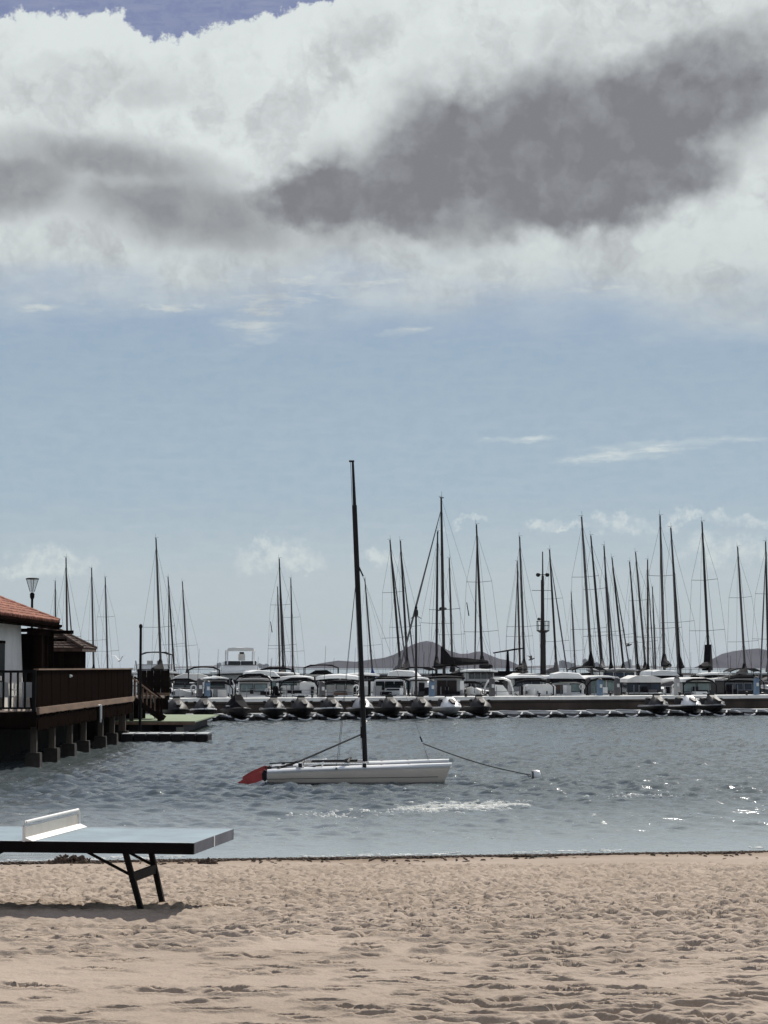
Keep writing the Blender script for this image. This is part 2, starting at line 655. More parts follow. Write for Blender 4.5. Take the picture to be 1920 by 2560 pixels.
ys = [8.2]
while ys[-1] < 36.5:
    ys.append(ys[-1] + max(0.012, 0.000108 * ys[-1] ** 2))
ys = np.array(ys)
us = np.linspace(-1, 1, 880)
SX = us[None, :] * (0.20 * ys[:, None] + 2.9)
SY = np.repeat(ys[:, None], len(us), 1)
SZ = beach_z(SX, SY)
# trampled belt, raked lanes and scattered prints
belt = sstep(SY + 0.10 * SX + fbm(SX * .6, SY * .4, 3) * 3.0, 14.0, 19.5) * (1 - sstep(SY - 0.12 * SX, 28.5, 29.5))
near = (1 - sstep(SY, 9.7, 10.7)) * sstep(SX + fbm(SX * 1.1, SY * 1.1, 3) * .8, 0.1, 1.3)
smoothm = np.clip(1 - belt - near, 0, 1)
lump = np.maximum(belt, near)
SZ = SZ + 0.05 * fbm(SX * .55, SY * .3 + 7, 3) * sstep(SY, 29, 33) + fbm(SX * 0.35, SY * 0.35, 3) * 0.022
bl = fbm(SX * 2.6, SY * 2.6, 4, 0.55)
SZ = SZ + lump * (0.012 * (1 - np.abs(bl) * 2.4) * sstep(fbm(SX * 1.3 + 9, SY * 1.3, 2), -.4, .3) + 0.022 * fbm(SX * 7, SY * 7, 3))
SZ = SZ + (0.006 + 0.012 * lump) * fbm(SX * 13, SY * 9, 3, .6)
SZ = SZ + smoothm * (0.010 * fbm(SX * 3, SY * 3, 3) + 0.0045 * fbm(SX * 11, SY * 11, 2))
rp_ = np.random.RandomState(5)
DENT = np.zeros_like(SZ)


def dent(cx, cy, rx, ry, rot, depth, rim=0.5):
    """a footprint: pit with a raised far lip"""
    j0, j1 = np.searchsorted(ys, [cy - 0.6, cy + 0.6])
    if j1 - j0 < 2:
        return
    X_, Y_ = SX[j0:j1] - cx, SY[j0:j1] - cy
    i0 = np.searchsorted(SX[(j0 + j1) // 2], cx - 0.7); i1 = np.searchsorted(SX[(j0 + j1) // 2], cx + 0.7)
    if i1 - i0 < 2:
        return
    X_, Y_ = X_[:, i0:i1], Y_[:, i0:i1]
    c, s = math.cos(rot), math.sin(rot)
    a, b_ = (X_ * c + Y_ * s) / rx, (-X_ * s + Y_ * c) / ry
    q = a * a + b_ * b_
    DENT[j0:j1, i0:i1] += depth * (-1.25 * np.exp(-(q ** 2.6) * 1.0) + rim * np.exp(-(np.sqrt(q) - 1.45) ** 2 * 6.0))


for i in range(3600):       # loose prints over the smooth lanes
    y = 9.0 + 10.0 * rp_.rand() ** 1.15
    x = (rp_.rand() * 2 - 1) * (0.19 * y + 1.8)
    dens = 0.25 + 0.75 * sstep(np.array(x / (0.18 * y)), -0.5, 0.6) + 0.5 * sstep(np.array(y), 13.5, 16)
    if rp_.rand() > dens * 0.45:
        continue
    dent(x, y, rp_.uniform(.05, .16), rp_.uniform(.026, .044), rp_.normal(-0.10, .18), rp_.uniform(.026, .055), .22)
for i in range(8600):      # the belt is trodden all over
    y = 13.0 + 16.5 * rp_.rand() ** .9
    x = (rp_.rand() * 2 - 1) * (0.19 * y + 1.8)
    if rp_.rand() > np.interp(y + .1 * x, [13, 15.5, 20, 29, 30.5], [0.10, .45, 1, 1, .1]):
        continue
    dent(x, y, rp_.uniform(.05, .13), rp_.uniform(.035, .07), rp_.normal(0, .6), rp_.uniform(.02, .055))
for i in range(230):       # the near corner
    y = 8.4 + 1.9 * rp_.rand()
    x = 0.2 + 2.4 * rp_.rand()
    dent(x, y, rp_.uniform(.05, .12), rp_.uniform(.05, .1), rp_.rand() * 3.1, rp_.uniform(.012, .03))
SZ = SZ + np.interp(SY, [8, 16.5, 19], [.038, .040, .046]) * np.tanh(DENT * 1.7 / 0.042) * (1 - 0.72 * sstep(-SX, .75, 1.25) * np.exp(-((SY - 17.1) / 1.1) ** 4)) - 0.07 * np.exp(-((SY - 16.3) / .55) ** 2) * sstep(-SX, .6, 1.6)
# calm the wet edge and pull the skirt of the detailed sheet under the coarse one
SZ = np.where(SY > 33, SZ * 1.0, SZ)
base_ = beach_z(SX, SY)
edge_ = sstep(np.abs(np.repeat(us[None, :], len(SY), 0)), .90, .985)
SZ = base_ + (SZ - base_) * (1 - edge_) - 0.03 * sstep(edge_, .6, 1.0)
sand = grid_obj('sand', SX, SY, SZ, m_sand)
sand['kind'] = 'structure'
cx_ = np.linspace(-90, 90, 121)
cy_ = np.concatenate([np.linspace(-40, 8, 20), np.linspace(9, 60, 60)])
CX, CY = np.meshgrid(cx_, cy_)
beach = grid_obj('beach', CX, CY, beach_z(CX, CY) - 0.16 - 0.25 * sstep(-CY, -8.0, -8.6), m_sand)
CZ0 = beach_z(CX, CY)
inside = (CY > 8.9) & (CY < 37) & (np.abs(CX) < 0.20 * CY + 1.0)
CZ = np.where(inside, CZ0 - 0.22, CZ0)
beach.data.vertices.foreach_set('co', np.stack([CX, CY, CZ], -1).reshape(-1).astype(np.float32))
beach.data.update()
beach['kind'] = 'structure'

# ------------------------------------------------------------------ water
m_water = bpy.data.materials.new('water')
m_water.use_nodes = True
t = m_water.node_tree
b = t.nodes['Principled BSDF']
b.inputs['Roughness'].default_value = 0.12
b.inputs['IOR'].default_value = 1.333
geo = t.nodes.new('ShaderNodeNewGeometry')
sx = t.nodes.new('ShaderNodeSeparateXYZ')
t.links.new(geo.outputs['Position'], sx.inputs[0])
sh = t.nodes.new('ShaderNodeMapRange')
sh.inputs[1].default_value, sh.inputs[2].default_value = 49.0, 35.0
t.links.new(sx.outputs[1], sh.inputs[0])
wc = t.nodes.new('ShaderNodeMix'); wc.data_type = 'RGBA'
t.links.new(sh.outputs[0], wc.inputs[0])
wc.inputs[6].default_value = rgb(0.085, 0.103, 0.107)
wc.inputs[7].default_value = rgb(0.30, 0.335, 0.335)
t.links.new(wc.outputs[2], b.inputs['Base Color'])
wm = t.nodes.new('ShaderNodeMapping'); wm.inputs['Scale'].default_value = (1.0, 1.5, 1.0)
t.links.new(geo.outputs['Position'], wm.inputs[0])
nz = t.nodes.new('ShaderNodeTexNoise'); nz.inputs['Scale'].default_value = 4.5; nz.inputs['Detail'].default_value = 5; nz.inputs['Roughness'].default_value = 0.6
t.links.new(wm.outputs[0], nz.inputs['Vector'])
bp = t.nodes.new('ShaderNodeBump'); bp.inputs['Strength'].default_value = 0.5; bp.inputs['Distance'].default_value = 0.045
t.links.new(nz.outputs['Fac'], bp.inputs['Height']); t.links.new(bp.outputs[0], b.inputs['Normal'])
MATS['water'] = m_water

ys = [32.6]
while ys[-1] < 158:
    ys.append(ys[-1] + min(0.33, max(0.07, 0.000042 * ys[-1] ** 2)))
ys = np.array(ys)
us = np.linspace(-1, 1, 560)
WX = us[None, :] * (0.20 * ys[:, None] + 3.0)
WY = np.repeat(ys[:, None], len(us), 1)
WZ = np.zeros_like(WX)
rw = np.random.RandomState(3)
for i in range(54):
    lam = 0.24 * (5.6 ** rw.rand())
    ang = rw.normal(R(62), R(34))
    kx, ky = math.cos(ang) * 2 * math.pi / lam, math.sin(ang) * 2 * math.pi / lam
    amp = 0.0073 * lam ** 0.9
    ph = kx * WX + ky * WY + rw.rand() * 6.28 + 1.3 * fbm(WX * .12 + i, WY * .12, 2)
    s_ = np.sin(ph)
    WZ += amp * (s_ + 0.35 * np.cos(2 * ph))
gust = 0.62 + 0.75 * (fbm(WX * 0.07, WY * 0.045, 3) + 0.35)
damp = sstep(WY - 0.10 * WX, 34.0, 43.0) * 0.78 + 0.22
gust = gust + 0.45 * np.exp(-((WY - 52.5 - .1 * WX) / 4.0) ** 2)
WZ = WZ * np.clip(gust, 0.3, 1.6) * damp
# low swell lines running in over the bar in front of the catamaran
for y0, sl, hgt, wid in ((47.6, 0.10, 0.050, 0.30), (44.6, 0.07, 0.035, 0.35), (40.6, .09, .006, .5), (37.4, .1, .006, .5)):
    dd = WY - (y0 + sl * WX + 0.5 * fbm(WX * .35, WX * 0 + y0, 3))
    WZ += hgt * np.exp(-(dd / wid) ** 2) * (0.55 + fbm(WX * .3 + y0, WX * 0 + 3.1, 2))
water = grid_obj('water', WX, WY, WZ, m_water)
water['kind'] = 'structure'
mb = MB()
xs_ = [-9000, -60, 60, 9000]
ys_ = [30, 160, 900, 14000]
mb.sheet([[(x, y, -0.20) for x in xs_] for y in ys_])
sea = mb.build('sea', m_water)
sea['kind'] = 'structure'

# ------------------------------------------------------------------ far shore and hills
HD = 6000.0
m_hill = mat('hill_scrub', (0.070, 0.067, 0.078), 1.0, var=0.25, scale=0.004, spec=0.0)
m_far = mat('far_shore', (0.16, 0.16, 0.165), 1.0, var=0.3, scale=0.01, spec=0.0)


def hill(name, pts, Y, depth):
    pts = sorted(pts)
    P = [at(px, py, Y) for px, py in pts]
    hx = np.array([p.x for p in P]); hz = np.array([max(p.z, 0.0) for p in P])
    xs2 = np.linspace(hx[0], hx[-1], 170)
    vs2 = np.linspace(-1, 1, 26)
    gx, gv = np.meshgrid(xs2, vs2)
    # smooth the profile
    zp = np.interp(gx, hx, hz)
    ridge = 1 - np.abs(gv) ** 1.25
    n_ = fbm(gx * 0.006, gv * 3.0 + 5, 4)
    Z = zp * ridge * (1 + 0.22 * n_ * (1 - ridge)) + 3.5 * n_ * (1 - ridge) * ridge * 4 - 4 * (1 - ridge)
    Yg = Y + gv * depth + 60 * n_
    return grid_obj(name, gx, Yg, Z, m_hill)


h1 = hill('hills', [(700, 1676), (760, 1668), (800, 1658), (845, 1651), (890, 1654), (930, 1648), (960, 1644), (985, 1636), (1010, 1622), (1030, 1611), (1050, 1604),
                    (1066, 1601), (1082, 1604), (1100, 1612), (1120, 1625), (1150, 1634), (1172, 1633), (1190, 1628), (1205, 1628), (1225, 1638),
                    (1250, 1647), (1270, 1650), (1290, 1660), (1330, 1672)], HD, 500)
h1['kind'] = 'structure'
h2 = hill('hills', [(1755, 1676), (1775, 1660), (1785, 1648), (1810, 1634), (1840, 1627), (1870, 1623), (1900, 1620), (1925, 1626), (1960, 1638), (2050, 1648), (2200, 1672)], HD + 900, 500)
h2['kind'] = 'structure'
h3 = hill('far_shore', [(330, 1676), (420, 1667), (560, 1663), (640, 1665), (700, 1664), (780, 1668), (900, 1668), (1300, 1666), (1420, 1661), (1470, 1665), (1600, 1663), (1700, 1668), (1800, 1676)], 7200, 250)
h3.data.materials[0] = m_far
h3['kind'] = 'structure'

# ================================================================== pier, terrace and buildings
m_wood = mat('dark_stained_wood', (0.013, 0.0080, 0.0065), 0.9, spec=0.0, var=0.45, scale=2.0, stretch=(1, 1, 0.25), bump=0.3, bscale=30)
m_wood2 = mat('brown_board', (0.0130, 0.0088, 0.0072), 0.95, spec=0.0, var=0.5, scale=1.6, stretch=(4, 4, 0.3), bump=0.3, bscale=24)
m_plank = mat('weathered_plank', (0.21, 0.135, 0.09), 0.8, spec=0.2, var=0.35, scale=1.2, stretch=(3, .4, 3))
m_deck = mat('deck_boards', (0.22, 0.165, 0.13), 0.85, var=0.3, scale=1.5)
m_pile = mat('pile_wood', (0.085, 0.068, 0.056), 0.9, spec=0.2, var=0.5, scale=2.2, stretch=(3, 3, .6), bump=0.4)
m_foot = mat('concrete_footing', (0.040, 0.034, 0.030), 0.9, spec=0.2, var=0.5, scale=3.0, bump=0.5)
m_plaster = mat('white_plaster', (0.80, 0.79, 0.76), 0.9, var=0.12, scale=1.1, bump=0.2, bscale=18)
m_tile = mat('terracotta_tile', (0.40, 0.185, 0.13), 0.9, spec=.2, var=0.45, scale=1.6, bump=0.3, bscale=12)
m_tile2 = mat('weathered_dark_tile', (0.085, 0.055, 0.043), 0.9, spec=0.2, var=0.55, scale=3.0, bump=0.4, bscale=14)
m_black = mat('black_metal', (0.006, 0.0055, 0.006), 0.6, spec=0.15, var=0.3, scale=3)
m_whitep = mat('white_plastic', (0.78, 0.78, 0.76), 0.45, var=0.08, scale=3)
m_glass = mat('clear_lamp_glass', (0.75, 0.80, 0.82), 0.1, var=0.1, scale=2, alpha=0.35)
m_win = mat('dark_glass', (0.02, 0.022, 0.025), 0.06, var=0.2, scale=2)
m_rope = mat('grey_rope', (0.10, 0.095, 0.085), 0.9, var=0.3, scale=20)

PX = -10.40      # the pier edge runs straight away from the beach
PY0, PY1 = 65.0, 90.0
DECK = 1.66

# --- deck on piles
pier = thing('pier', 'long dark timber pier deck on footed posts beside the beach', 'pier', (PX, PY0, 0))
mb = MB()
mb.box((-9.0, 12.45, DECK - 0.05), (18.0 - .06, 25.0, 0.10))
mb.build('deck', m_deck, pier)
mb = MB()
for yb in np.arange(0.3, 25, 3.5):
    mb.box((-9.2, yb + .2, DECK - 0.24), (18, 0.16, 0.26))
mb.build('joist', m_wood, pier)
mb = MB()
mb.box((-9.0, -0.10, DECK - 0.22), (18.0, 0.14, 0.44))
mb.build('fascia_beam', m_wood, pier)
mb = MB()
mb.box((0.045, 12.2, DECK + 0.04), (0.09, 24.6, 0.19))
o = mb.build('edge_plank', m_plank, pier)
o['label'] = 'pale weathered plank along the pier edge'
r_ = random.Random(3)
y = 0.0
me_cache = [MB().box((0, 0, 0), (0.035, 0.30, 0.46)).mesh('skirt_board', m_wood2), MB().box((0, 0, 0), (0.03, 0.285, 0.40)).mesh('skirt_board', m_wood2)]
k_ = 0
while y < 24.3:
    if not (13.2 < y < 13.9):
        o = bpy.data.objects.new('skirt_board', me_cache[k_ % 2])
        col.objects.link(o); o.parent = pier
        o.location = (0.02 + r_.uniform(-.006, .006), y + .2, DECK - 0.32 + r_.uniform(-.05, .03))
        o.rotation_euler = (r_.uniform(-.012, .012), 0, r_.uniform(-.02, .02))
    y += 0.315
    k_ += 1
m_stone_added = mat('dark_seawall_added', (0.022, 0.019, 0.017), 0.95, spec=0.1, var=0.5, scale=1.2, bump=0.6)
mb = MB()  # dark walls added below the deck to keep the space under it black
mb.box((-10.4, 4.6, 0.35), (16.4, 0.5, 2.0))
mb.box((-2.45, 14.6, 0.35), (0.5, 19.4, 2.0))
mb.box((-1.5, 24.6, 0.35), (1.5, 0.4, 2.0))
mb.box((-2.2, 31.4, 0.35), (0.4, 13.6, 2.0))
mb.build('seawall_added', m_stone_added, pier)
# hanging drain pipe by the joint in the skirt
mb = MB()
mb.path([(0.10, 13.2, 1.62), (0.17, 13.25, 1.66), (0.17, 13.3, 1.02)], 0.035, 8)
mb.path([(0.10, 13.6, 1.62), (0.15, 13.62, 1.62), (0.15, 13.65, 1.12)], 0.028, 8)
mb.build('drain_pipe', m_whitep, pier, True)
pile_y = [0.6, 4.2, 8.0, 11.4, 16.0, 19.4, 23.0]
post_me = None
for row, xx in enumerate([-0.18, -3.4, -6.8, -10.2]):
    for i, yy in enumerate(pile_y):
        mb = MB()
        mb.box((0, 0, 0.72), (0.19, 0.19, 1.24))
        if post_me is None:
            post_me = mb.build('post', m_pile, pier).data
            o = bpy.data.objects[[c.name for c in pier.children if c.name.startswith('post')][0]]
        else:
            o = bpy.data.objects.new('post', post_me); col.objects.link(o); o.parent = pier
        o.location = (xx, yy, 0.14)
        if row == 0 and i == 0:
            fm = MB().box((0, 0, 0), (0.46, 0.46, 0.82), taper=0.94).box((0, 0, .43), (.42, .42, .05)).mesh('footing', m_foot)
        f = bpy.data.objects.new('footing', fm); col.objects.link(f); f.parent = o
        f.location = (0, 0, -0.17 + 0.01 * ((i * 7) % 3))
        f.rotation_euler = (0, 0, 0.06 * math.sin(i * 5 + row))
mb = MB()
for i, yy in enumerate(pile_y):
    mb.box((-5.2, yy, DECK - 0.45), (10.5, 0.15, 0.17))
mb.build('cross_beam', m_wood, pier)

# --- solid windbreak along the pier edge, each panel a board of its own
wb = thing('windbreak', 'solid dark brown board windbreak with pale cap along pier edge', 'windbreak', (PX, PY0, DECK))
nb = 26
bw = 24.3 / nb
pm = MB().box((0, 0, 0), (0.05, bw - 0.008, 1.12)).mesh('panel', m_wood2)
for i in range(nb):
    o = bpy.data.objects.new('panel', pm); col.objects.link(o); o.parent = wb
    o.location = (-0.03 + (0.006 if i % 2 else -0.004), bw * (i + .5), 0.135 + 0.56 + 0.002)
cap = MB().box((-0.03, 12.15, 1.275), (0.16, 24.4, 0.045)).build('cap_rail', m_plank, wb)
for yy in (0.06, 6.1, 12.15, 18.2, 24.25):
    MB().box((-0.115, yy, 0.63), (0.10, 0.10, 1.24)).build('post', m_wood, wb)
mb = MB()
mb.box((0.03, 6.6, 1.05), (0.03, 0.12, 0.10)); mb.lathe((0.06, 6.6, 1.05), [(0.03, -.03), (0.05, .0), (0.02, .04)], 8)
mb.build('lamp', m_whitep, wb)

# far return of the windbreak, beyond the stairs
wb2 = thing('windbreak', 'short dark brown board windbreak behind the stair rail', 'windbreak', (-11.85, 104.0, DECK))
for i in range(4):
    MB().box((0.28 + i * 0.34, 0, 0.66), (0.325, 0.05, 1.08)).build('panel', m_wood2, wb2)
for xx in (0.06, 1.50):
    MB().box((xx, 0.02, 0.5), (0.10, 0.10, 1.45)).build('post', m_wood, wb2)
MB().box((0.78, 0, 1.235), (1.5, 0.13, 0.04)).build('cap_rail', m_wood, wb2)
MB().box((0.78, -0.01, 0.05), (1.6, 0.12, 0.14)).build('edge_plank', m_plank, wb2)
for i in range(4):
    MB().box((0.25 + i * .36, -0.03, -0.36), (0.34, 0.03, 0.66)).build('skirt_board', m_wood2, wb2)
pier2 = thing('landing', 'timber landing deck at the head of the stairs', 'landing', (-11.4, 90.2, 0))
MB().box((-1.3, 7.0, DECK - 0.06), (2.6, 14.0, 0.12)).build('deck', m_deck, pier2)
MB().box((0.45, 12.9, DECK - 0.068), (0.9, 2.0, 0.12)).build('deck', m_deck, pier2)
for xx in (-2.3, -.15):
    for yy in (1.2, 5.0, 9.0, 12.5):
        MB().box((xx, yy, 0.7), (0.18, 0.18, 1.78)).build('post', m_pile, pier2)
MB().box((-1.3, 13.9, 0.95), (2.5, .05, 1.2)).build('skirt_board', m_wood2, pier2)

# --- front railing
rail = thing('railing', 'black railing of upright balusters at the front of the terrace', 'railing', (PX, PY0, DECK))
MB().box((-3.6, -0.05, 1.21), (7.0, 0.09, 0.075)).build('top_rail', m_black, rail)
MB().box((-3.6, -0.05, 0.115), (7.0, 0.06, 0.06)).build('bottom_rail', m_black, rail)
bal = MB().box((0, 0, 0), (0.062, 0.045, 1.03)).mesh('baluster', m_black)
i = 0
xx = -0.36
while xx > -7:
    o = bpy.data.objects.new('baluster', bal); col.objects.link(o); o.parent = rail
    o.location = (xx, -0.05, 0.66)
    xx -= 0.215
for xx in (-0.08, -1.42, -2.9, -4.4, -5.9):
    MB().box((xx, -0.05, 0.63), (0.10, 0.10, 1.26)).build('post', m_black, rail)

# --- white plastered house with terracotta roof, its long eave running along the pier
house = thing('house', 'white plastered house with terracotta tile roof and dark wooden porch', 'house', (PX, PY0, DECK))
WX0 = -1.50        # facade plane (x local)
Y0h, Y1h = 1.0, 5.75
mb = MB()
mb.box((WX0 - 3.0, (Y0h + Y1h) / 2, 1.55), (6.0, Y1h - Y0h, 3.1))
wall_o = mb.build('wall', m_plaster, house)
# rounded buttress flare at the corner
mb = MB()
rows = []
for s in range(9):
    z = 3.05 * s / 8
    fl = 0.22 * (1 - s / 8) ** 1.6 + 0.03
    rows.append([Vector((WX0 - 0.5, Y1h - 0.02, z)), Vector((WX0 + fl * .5, Y1h - 0.02, z)), Vector((WX0 + fl * .5, Y1h + fl, z)), Vector((WX0 - 0.5, Y1h + fl, z))])
mb.loft(rows)
mb.build('buttress', m_plaster, house)
# door and window on the facade and on the front
mb = MB(); mb.box((WX0 + 0.02, 2.2, 1.05), (0.06, 0.95, 2.1)); d_ = mb.build('door', m_black, house)
MB().box((WX0 + 0.07, 1.85, 1.0), (0.05, 0.04, 0.14)).build('handle', m_whitep, d_)
MB().box((WX0 - 0.02, 2.2, 2.12), (0.14, 1.12, 0.09)).build('lintel', m_wood, house)
mb = MB(); mb.box((WX0 - 0.55, Y0h - 0.02, 1.05), (0.16, 0.07, 2.1)); mb.build('shutter', m_black, house)
mb = MB(); mb.box((WX0 - 1.6, Y0h - 0.02, 1.3), (1.0, 0.06, 1.3)); w_ = mb.build('window', m_wood, house)
MB().box((WX0 - 1.6, Y0h - 0.055, 1.3), (0.84, 0.02, 1.14)).build('pane', m_win, w_)
# wall lantern by the door
lt = MB(); lt.bar((WX0 - 0.36, Y0h + .0, 2.46), (WX0 - 0.36, Y0h - 0.26, 2.5), 0.03, 0.03)
lt.lathe((WX0 - 0.36, Y0h - 0.26, 2.12), [(0.05, 0), (0.07, .02), (0.10, 0.25), (0.13, 0.27), (0.02, 0.36)], 6)
lo = lt.build('wall_lantern', m_black, house)
MB().lathe((WX0 - 0.36, Y0h - 0.26, 2.15), [(0.066, 0), (0.104, 0.21)], 6).build('glass', m_glass, lo)
# roof: eave over the pier, verge at the far end rising to the ridge
EX, EZ = -0.90, 4.52 - DECK + 0.02
SL = math.tan(R(21))
YA, YB = -4.0, 10.0
RX = -5.6
mb = MB()
mb.add([(EX, YA, EZ), (EX, YB, EZ), (RX, YB, EZ + SL * (EX - RX)), (RX, YA, EZ + SL * (EX - RX)),
        (EX, YA, EZ - .14), (EX, YB, EZ - .14), (RX, YB, EZ + SL * (EX - RX) - .14), (RX, YA, EZ + SL * (EX - RX) - .14)],
       [(0, 1, 2, 3), (7, 6, 5, 4), (0, 4, 5, 1), (1, 5, 6, 2), (2, 6, 7, 3), (3, 7, 4, 0)])
roof = mb.build('roof', m_wood, house)
mb = MB()
mb.add([(2 * RX - EX, YA, EZ), (2 * RX - EX, YB, EZ), (RX, YB, EZ + SL * (EX - RX)), (RX, YA, EZ + SL * (EX - RX)),
        (2 * RX - EX, YA, EZ - .14), (2 * RX - EX, YB, EZ - .14), (RX, YB, EZ + SL * (EX - RX) - .14), (RX, YA, EZ + SL * (EX - RX) - .14)],
       [(3, 2, 1, 0), (4, 5, 6, 7), (1, 5, 4, 0), (2, 6, 5, 1), (3, 7, 6, 2), (0, 4, 7, 3)])
mb.build('roof', m_tile, house)
# barrel tiles in courses along the eave, each row a little uneven
mb = MB()
r_ = random.Random(9)
ncr = 14
L_ = (EX - RX) / math.cos(math.atan(SL))
cl = L_ / ncr
for c in range(ncr):
    s0 = c * cl - 0.06
    s1 = s0 + cl + 0.03
    yy = YA
    while yy < YB - 0.02:
        wdt = 0.235
        dz = r_.uniform(0, 0.018)
        ds = r_.uniform(-.012, .012)
        rows = []
        for s, lift in ((s0 + ds, 0.075), (s1 + ds, 0.03)):
            x_ = EX - s * math.cos(math.atan(SL)); z_ = EZ + s * math.sin(math.atan(SL)) + lift + dz
            rows.append([(x_, yy, z_ - 0.055), (x_, yy + wdt * .22, z_ + .02), (x_, yy + wdt * .5, z_ + .045), (x_, yy + wdt * .78, z_ + .02), (x_, yy + wdt, z_ - 0.055)])
        mb.shell(rows, 0.02)
        yy += wdt
o = mb.build('roof_tile', m_tile, roof)
o['kind'] = 'stuff'
mb = MB()
s = 0.0
while s < L_:
    p0 = Vector((EX - s * math.cos(math.atan(SL)) + .04, YB + 0.0, EZ + s * math.sin(math.atan(SL)) + .05))
    p1 = Vector((EX - (s + .46) * math.cos(math.atan(SL)) + .04, YB + 0.0, EZ + (s + .46) * math.sin(math.atan(SL)) + .05))
    mb.tube(p0, p1, 0.10, 0.085, 8)
    s += 0.42
mb.build('verge_tile', m_tile, roof)
mb = MB(); mb.box((EX + 0.02, (YA + YB) / 2, EZ - 0.13), (0.05, YB - YA, 0.24)); mb.build('fascia', m_wood, roof)
mb = MB()
rows = [[(EX + .05 + .10 * math.cos(a), y_, EZ - .08 + .10 * math.sin(a)) for a in np.linspace(math.pi, 2 * math.pi, 6)] for y_ in (YA, YB)]
mb.shell([[Vector(p) for p in r] for r in rows], 0.012); mb.build('gutter', m_wood, roof)
# eave beam and rafters' tails of the porch, posts below it
mb = MB(); mb.box((EX - .28, 7.9, EZ - 0.36), (0.20, 4.3, 0.22)); mb.build('porch_beam', m_wood, house)
mb = MB(); mb.box((EX - .05, 9.85, EZ - 0.33), (1.2, 0.16, 0.12)); mb.build('cross_beam', m_wood, house)
mb = MB(); mb.box((EX - .2, 9.95, EZ - 0.60), (1.0, 0.14, 0.10)); mb.build('cross_beam', m_wood, house)
mb = MB(); mb.box((EX - 1.7, 8.0, EZ - 0.30), (3.2, 4.3, 0.05)); mb.build('soffit', m_wood, house)
for (xx, yy, w) in ((-0.98, 6.35, .24), (-1.12, 7.6, .22), (-1.2, 8.9, .24), (-1.30, 9.8, .20), (-2.5, 9.8, .2)):
    MB().box((xx, yy, (EZ - .47) / 2), (w, w, EZ - .47)).build('post', m_wood, house)
mb = MB(); mb.box((-2.6, 10.02, 1.25), (3.1, 0.07, 2.5)); mb.build('back_screen', m_wood2, house)
mb = MB(); mb.box((-1.14, 7.6, 0.6), (0.05, 3.4, 1.2)); mb.build('side_screen', m_wood2, house)
for (xx, yy, zz) in ((-1.12, 7.0, 2.0), (-1.2, 8.3, 1.9)):
    q = MB(); q.box((xx, yy, zz), (0.05, 0.62, 0.66)); q = q.build('window', m_wood, house)
    MB().box((xx + .03, yy, zz), (0.012, 0.50, 0.54)).build('pane', mat('pale_pane', (.35, .36, .36), .15, var=.2), q)

# --- shingled kiosk further along the pier
kio = thing('kiosk', 'dark wooden kiosk with weathered hip roof beyond the house', 'kiosk', (-12.72, 82.6, DECK))
KW, KD, KE, KT = 1.12, 1.6, 2.03, 2.82
MB().box((0, 0, 1.0), (KW * 2, KD * 2, 2.0)).build('wall', m_wood, kio)
e = 0.36
rf = MB()
rf.add([(-KW - e, -KD - e, KE), (KW + e, -KD - e, KE), (KW + e, KD + e, KE), (-KW - e, KD + e, KE), (-.2, -.6, KT), (.05, -.6, KT), (.05, .6, KT), (-.2, .6, KT),
        (-KW - e, -KD - e, KE - .1), (KW + e, -KD - e, KE - .1), (KW + e, KD + e, KE - .1), (-KW - e, KD + e, KE - .1)],
       [(0, 1, 5, 4), (1, 2, 6, 5), (2, 3, 7, 6), (3, 0, 4, 7), (4, 5, 6, 7), (8, 9, 1, 0), (9, 10, 2, 1), (10, 11, 3, 2), (11, 8, 0, 3), (11, 10, 9, 8)])
kroof = rf.build('roof', m_tile2, kio)
mb = MB()
r_ = random.Random(2)
for side in range(4):
    A = [Vector((-KW - e, -KD - e, KE)), Vector((KW + e, -KD - e, KE)), Vector((KW + e, KD + e, KE)), Vector((-KW - e, KD + e, KE))]
    T = [Vector((-.2, -.6, KT)), Vector((.05, -.6, KT)), Vector((.05, .6, KT)), Vector((-.2, .6, KT))]
    a, b_, c, d = A[side], A[(side + 1) % 4], T[(side + 1) % 4], T[side]
    nrm = (b_ - a).cross(d - a).normalized()
    nr = 8
    for i in range(nr):
        t0, t1 = i / nr, (i + 1.05) / nr
        l0, r0 = a.lerp(d, t0), b_.lerp(c, t0)
        l1, r1 = a.lerp(d, min(t1, 1)), b_.lerp(c, min(t1, 1))
        n_ = max(3, int((r0 - l0).length / 0.22))
        for k in range(n_):
            u0, u1 = k / n_ + .004, (k + 1) / n_ - .004
            h0 = 0.045 + r_.uniform(-.008, .012)
            ps = [l0.lerp(r0, u0) + nrm * h0, l0.lerp(r0, u1) + nrm * h0, l1.lerp(r1, u1) + nrm * .015, l1.lerp(r1, u0) + nrm * .015]
            mb.add(ps + [p - nrm * .03 for p in ps], [(0, 1, 2, 3), (0, 4, 5, 1), (1, 5, 6, 2), (3, 7, 4, 0)])
o = mb.build('roof_tile', m_tile2, kroof); o['kind'] = 'stuff'
mb = MB()
for side in range(4):
    A = [(-KW - e, -KD - e, KE + .05), (KW + e, -KD - e, KE + .05), (KW + e, KD + e, KE + .05), (-KW - e, KD + e, KE + .05)]
    T = [(-.2, -.6, KT + .04), (.05, -.6, KT + .04), (.05, .6, KT + .04), (-.2, .6, KT + .04)]
    mb.tube(A[side], T[side], 0.07, n=6)
mb.build('hip_tile', m_tile2, kroof)
MB().box((0.3, -KD - .02, 0.95), (0.9, 0.06, 1.9)).build('door', m_wood2, kio)

